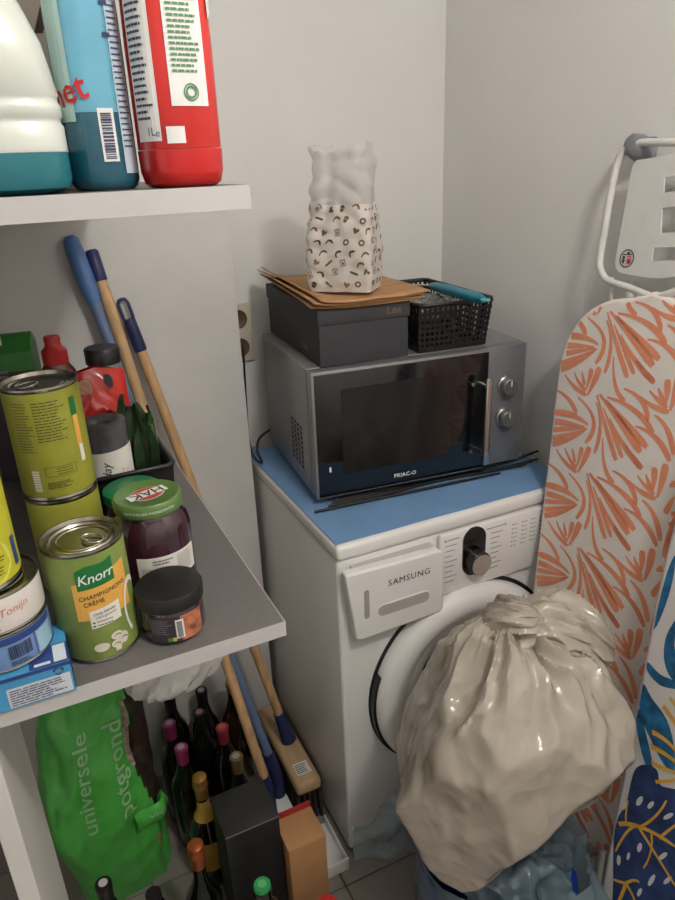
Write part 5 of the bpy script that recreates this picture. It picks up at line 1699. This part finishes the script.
# ------------------------------------------------------------------ bin, film bag and the beige refuse bag
def at_depth(px, py, d):
    return CAM + (RIGHT * ((px - 337.5) / FPX) + DOWN * ((py - 450.0) / FPX) + FWD) * d


BC = Vector((0.172, -0.325, 0.535))
bn = thing('waste_bin', 'blue plastic waste bin under the beige refuse bag', 'bin', (BC.x, BC.y, 0.0003))
BLUEBIN = mat('blue_bin', (28, 62, 158), 0.4)
MB().lathe([(0, 0), (.115, 0), (.118, .004), (.142, .235), (.142, .24), (.137, .24), (.114, .008), (0, .008)], 48).build('bin_body', BLUEBIN, bn, 40)
MB().lathe([(.139, .228), (.150, .228), (.152, .234), (.150, .243), (.139, .243)], 48).build('bin_rim', BLUEBIN, bn, 40)

FILM = mat('pale_blue_film', (176, 198, 208), 0.18, coat=0.4, alpha=0.45, transl=0.4, crease=0.3)
def film(u, v):
    a = 2 * math.pi * u
    d = Vector((math.cos(a), math.sin(a), 0))
    p = Vector((d.x * 1.6, d.y * 1.6, v * 2.2))
    r = 0.158 + 0.04 * math.sin(math.pi * v) + 0.035 * (1 - v) + 0.03 * max(0, math.cos(a + 1.25)) * math.sin(math.pi * min(1, v + 0.1)) + 0.03 * (1 - 2 * abs(noise.noise(p * 1.5 + Vector((4, 2, 1))))) * (0.4 + (1 - v)) + 0.012 * noise.noise(p * 4)
    # longer lobe towards the right hand side of the bin
    r = min(r, ((0.300 if d.y < -0.45 else 0.325) - BC.x) / max(0.05, d.x)) if d.x > 0.2 else r
    r = min(r, 0.160) if d.x < -0.1 else r
    z = 0.08 + 0.25 * v + 0.03 * noise.noise(Vector((d.x * 2, d.y * 2, 3))) * (1 - v)
    return Vector((BC.x, BC.y, 0)) + d * r + Vector((0, 0, z))
ft = thing('film_bag', 'pale blue see-through plastic bag hanging over the blue bin', 'bag', (BC.x, BC.y, 0.1))
MB().sheet(film, 100, 26, wrap=True).build('film_skirt', FILM, ft, 60, world=True, recalc=False)
FILM2 = mat('pale_blue_film_dense', (150, 172, 184), 0.16, coat=0.5, alpha=0.72, transl=0.3, crease=0.5, var=0.25, scale=14)
MB().sheet(crumple((BC.x + 0.040, BC.y - 0.022, 0.232), (0.115, 0.112, 0.088), 6, 0.34, 2.6), 90, 60, wrap=True).build('film_bulge', FILM2, ft, 45, world=True, weld=True)
c1 = at(384, 812, 1, -0.07)
def trail(u, v):
    x = (u - 0.5)
    p = Vector((u * 3, v * 3, 9))
    q = Vector((c1.x + x * 0.17, c1.y - 0.055 * u - 0.02 + 0.02 * noise.noise(p), c1.z + 0.05 - 0.13 * v + 0.06 * u * (1 - v) - 0.05 * abs(x)))
    return q + Vector((0, 0.012 * (1 - 2 * abs(noise.noise(p * 1.4))), 0))
MB().sheet(trail, 24, 16).build('film_tail', FILM, ft, 60, world=True, recalc=False)

rnd = random.Random(21)
SCL = Vector((0.225, 0.215, 0.285))
NA = Vector((0.10, 0.10, 1.0)).normalized()      # neck direction
NU = NA.orthogonal().normalized()
NV = NA.cross(NU)
planes = []
while len(planes) < 34:
    d = Vector((rnd.gauss(0, 1), rnd.gauss(0, 1), rnd.gauss(0, 1))).normalized()
    if all(d.dot(q[0]) < 0.90 for q in planes):
        planes.append((d, 0.86 + 0.13 * rnd.random()))
def wplane(n_, h_):
    n2 = Vector((n_.x * SCL.x, n_.y * SCL.y, n_.z * SCL.z))
    planes.append((n2.normalized(), h_ / n2.length))
# the flat sides of the stuffed bag
wplane((RIGHT * 0.62 + DOWN * 0.785), 0.118)
wplane((RIGHT * 0.55 + DOWN * 0.65 - FWD * 0.52), 0.135)
wplane((RIGHT * -0.857 + DOWN * 0.516), 0.214)
wplane((RIGHT * -0.9375 - DOWN * 0.347), 0.172)
wplane((RIGHT * 0.84 - DOWN * 0.53), 0.212)
wplane((RIGHT * 0.25 + DOWN * 0.30 - FWD * 0.92).normalized(), 0.175)
wplane((RIGHT * -0.45 + DOWN * 0.45 - FWD * 0.77).normalized(), 0.182)
wplane(Vector((0, 0, -1)), 0.285)
wplane((RIGHT * 0.97 + DOWN * 0.1 - FWD * 0.1).normalized(), 0.200)
wplane((RIGHT * 0.85 + DOWN * 0.45 - FWD * 0.2).normalized(), 0.178)
crs = []
while len(crs) < 22:
    d = Vector((rnd.gauss(0, 1), rnd.gauss(0, 1), rnd.gauss(0, .6))).normalized()
    crs.append((d, rnd.uniform(5, 13), rnd.uniform(0, 6.28), rnd.uniform(0.5, 1.0)))
def bagsurf(d):
    K = 170.0
    s = 0.0
    for n_, h_ in planes:
        c = d.dot(n_)
        if c > 0.25:
            s += math.exp(-K * (h_ / c - 0.9))
    r = 0.9 - math.log(s) / K if s > 0 else 1.05
    r = min(r, 1.12)
    ang = math.acos(max(-1, min(1, d.dot(NA))))
    th_ = math.atan2(d.dot(NV), d.dot(NU))
    amp = math.exp(-((ang - 0.2) / 0.62) ** 2) if ang > 0.2 else 1.0
    th2 = th_ + 0.35 * noise.noise(Vector((ang * 2.2, 3, 1))) + 0.12 * noise.noise(d * 5)
    pl_ = noise.noise(Vector((math.cos(th2) * 2.4, math.sin(th2) * 2.4, ang * 0.6)))
    pl2 = noise.noise(Vector((math.cos(th2) * 5.0, math.sin(th2) * 5.0, ang * 0.9 + 7)))
    r += amp * (0.15 * (0.4 - 2.0 * abs(pl_)) + 0.09 * (0.35 - 2 * abs(pl2)))
    env = 0.35 + 0.65 * smoothstep(-0.1, 0.35, noise.noise(d * 1.4 + Vector((2, 9, 4))))
    r += env * 0.022 * (0.35 - 2 * abs(noise.noise(d * 2.0 + Vector((5, 5, 5))))) + env * 0.014 * (0.35 - 2 * abs(noise.noise(d * 4.2 + Vector((1, 7, 3)))))
    for i_, (cd_, f_, ph, a_) in enumerate(crs):
        m_ = smoothstep(-0.05, 0.3, noise.noise(d * 1.6 + Vector((i_ * 2.3, i_, 0))))
        if m_ > 0:
            w_ = math.asin(math.sin(f_ * d.dot(cd_) + ph + 0.5 * noise.noise(d * 1.3)))
            r += 0.0085 * a_ * m_ * w_
    r -= 0.16 * math.exp(-(ang / 0.16) ** 2)
    return BC + Vector((d.x * SCL.x * r, d.y * SCL.y * r, d.z * SCL.z * r))
nu, nv = 230, 170
b = MB()
def bsf(u, v):
    a = 2 * math.pi * u
    ph = math.pi * v
    d = NA * math.cos(ph) + (NU * math.cos(a) + NV * math.sin(a)) * math.sin(ph)
    q = bagsurf(d)
    rr = math.hypot(q.x - BC.x, q.y - BC.y)
    return q
b.sheet(bsf, nu, nv, wrap=True)
BEIGE = mat('beige_film', (187, 177, 163), 0.22, var=0.05, scale=10, coat=0.4, transl=0.08, crease=0.35)
rb_ = thing('refuse_bag', 'stuffed glossy beige refuse bag tied at the top, on the blue bin', 'bag', (BC.x, BC.y, 0.245))
b.build('bag_body', BEIGE, rb_, 32, world=True, weld=True)
# gathered top: twisted knot and the neck folded over beside it
kc_ = bagsurf(NA)
def lump(c, ax, r, seed, twist=0.0):
    ax = ax.normalized()
    u1 = ax.cross(Vector((0, 0, 1))).normalized()
    u2 = u1.cross(ax)
    o_ = Vector((seed * 3.1, seed * 1.7, seed))
    def fn(u, v):
        a_, b_ = 2 * math.pi * u, math.pi * (v - 0.5)
        x_ = math.sin(b_)
        a2 = a_ + twist * x_
        cr = math.cos(b_) ** 0.75
        f1 = noise.noise(Vector((math.cos(a2) * 1.7, math.sin(a2) * 1.7, x_ * 0.9)) + o_)
        f2 = noise.noise(Vector((math.cos(a2) * 3.6, math.sin(a2) * 3.6, x_ * 1.6)) + o_)
        k = 1 + 0.42 * (0.4 - 2 * abs(f1)) + 0.20 * (0.35 - 2 * abs(f2))
        bend = -0.35 * x_ * x_ * r[0]
        return c + ax * (x_ * r[0]) + (u1 * math.cos(a_) * r[1] + u2 * math.sin(a_) * r[2]) * cr * k + Vector((0, 0, bend))
    return fn
RH_ = Vector((RIGHT.x, RIGHT.y, 0)).normalized()
MB().sheet(lump(kc_ + Vector((-0.020, -0.012, 0.030)), Vector((0.55, -0.1, 0.6)), (0.058, 0.044, 0.040), 8, 1.6), 90, 60, wrap=True).build('knot', BEIGE, rb_, 34, world=True, weld=True)
MB().sheet(lump(kc_ + RH_ * 0.075 + Vector((0.01, 0.02, -0.004)), RH_ + Vector((0, 0, -0.25)), (0.105, 0.062, 0.046), 3, 0.5), 110, 70, wrap=True).build('folded_neck', BEIGE, rb_, 34, world=True, weld=True)
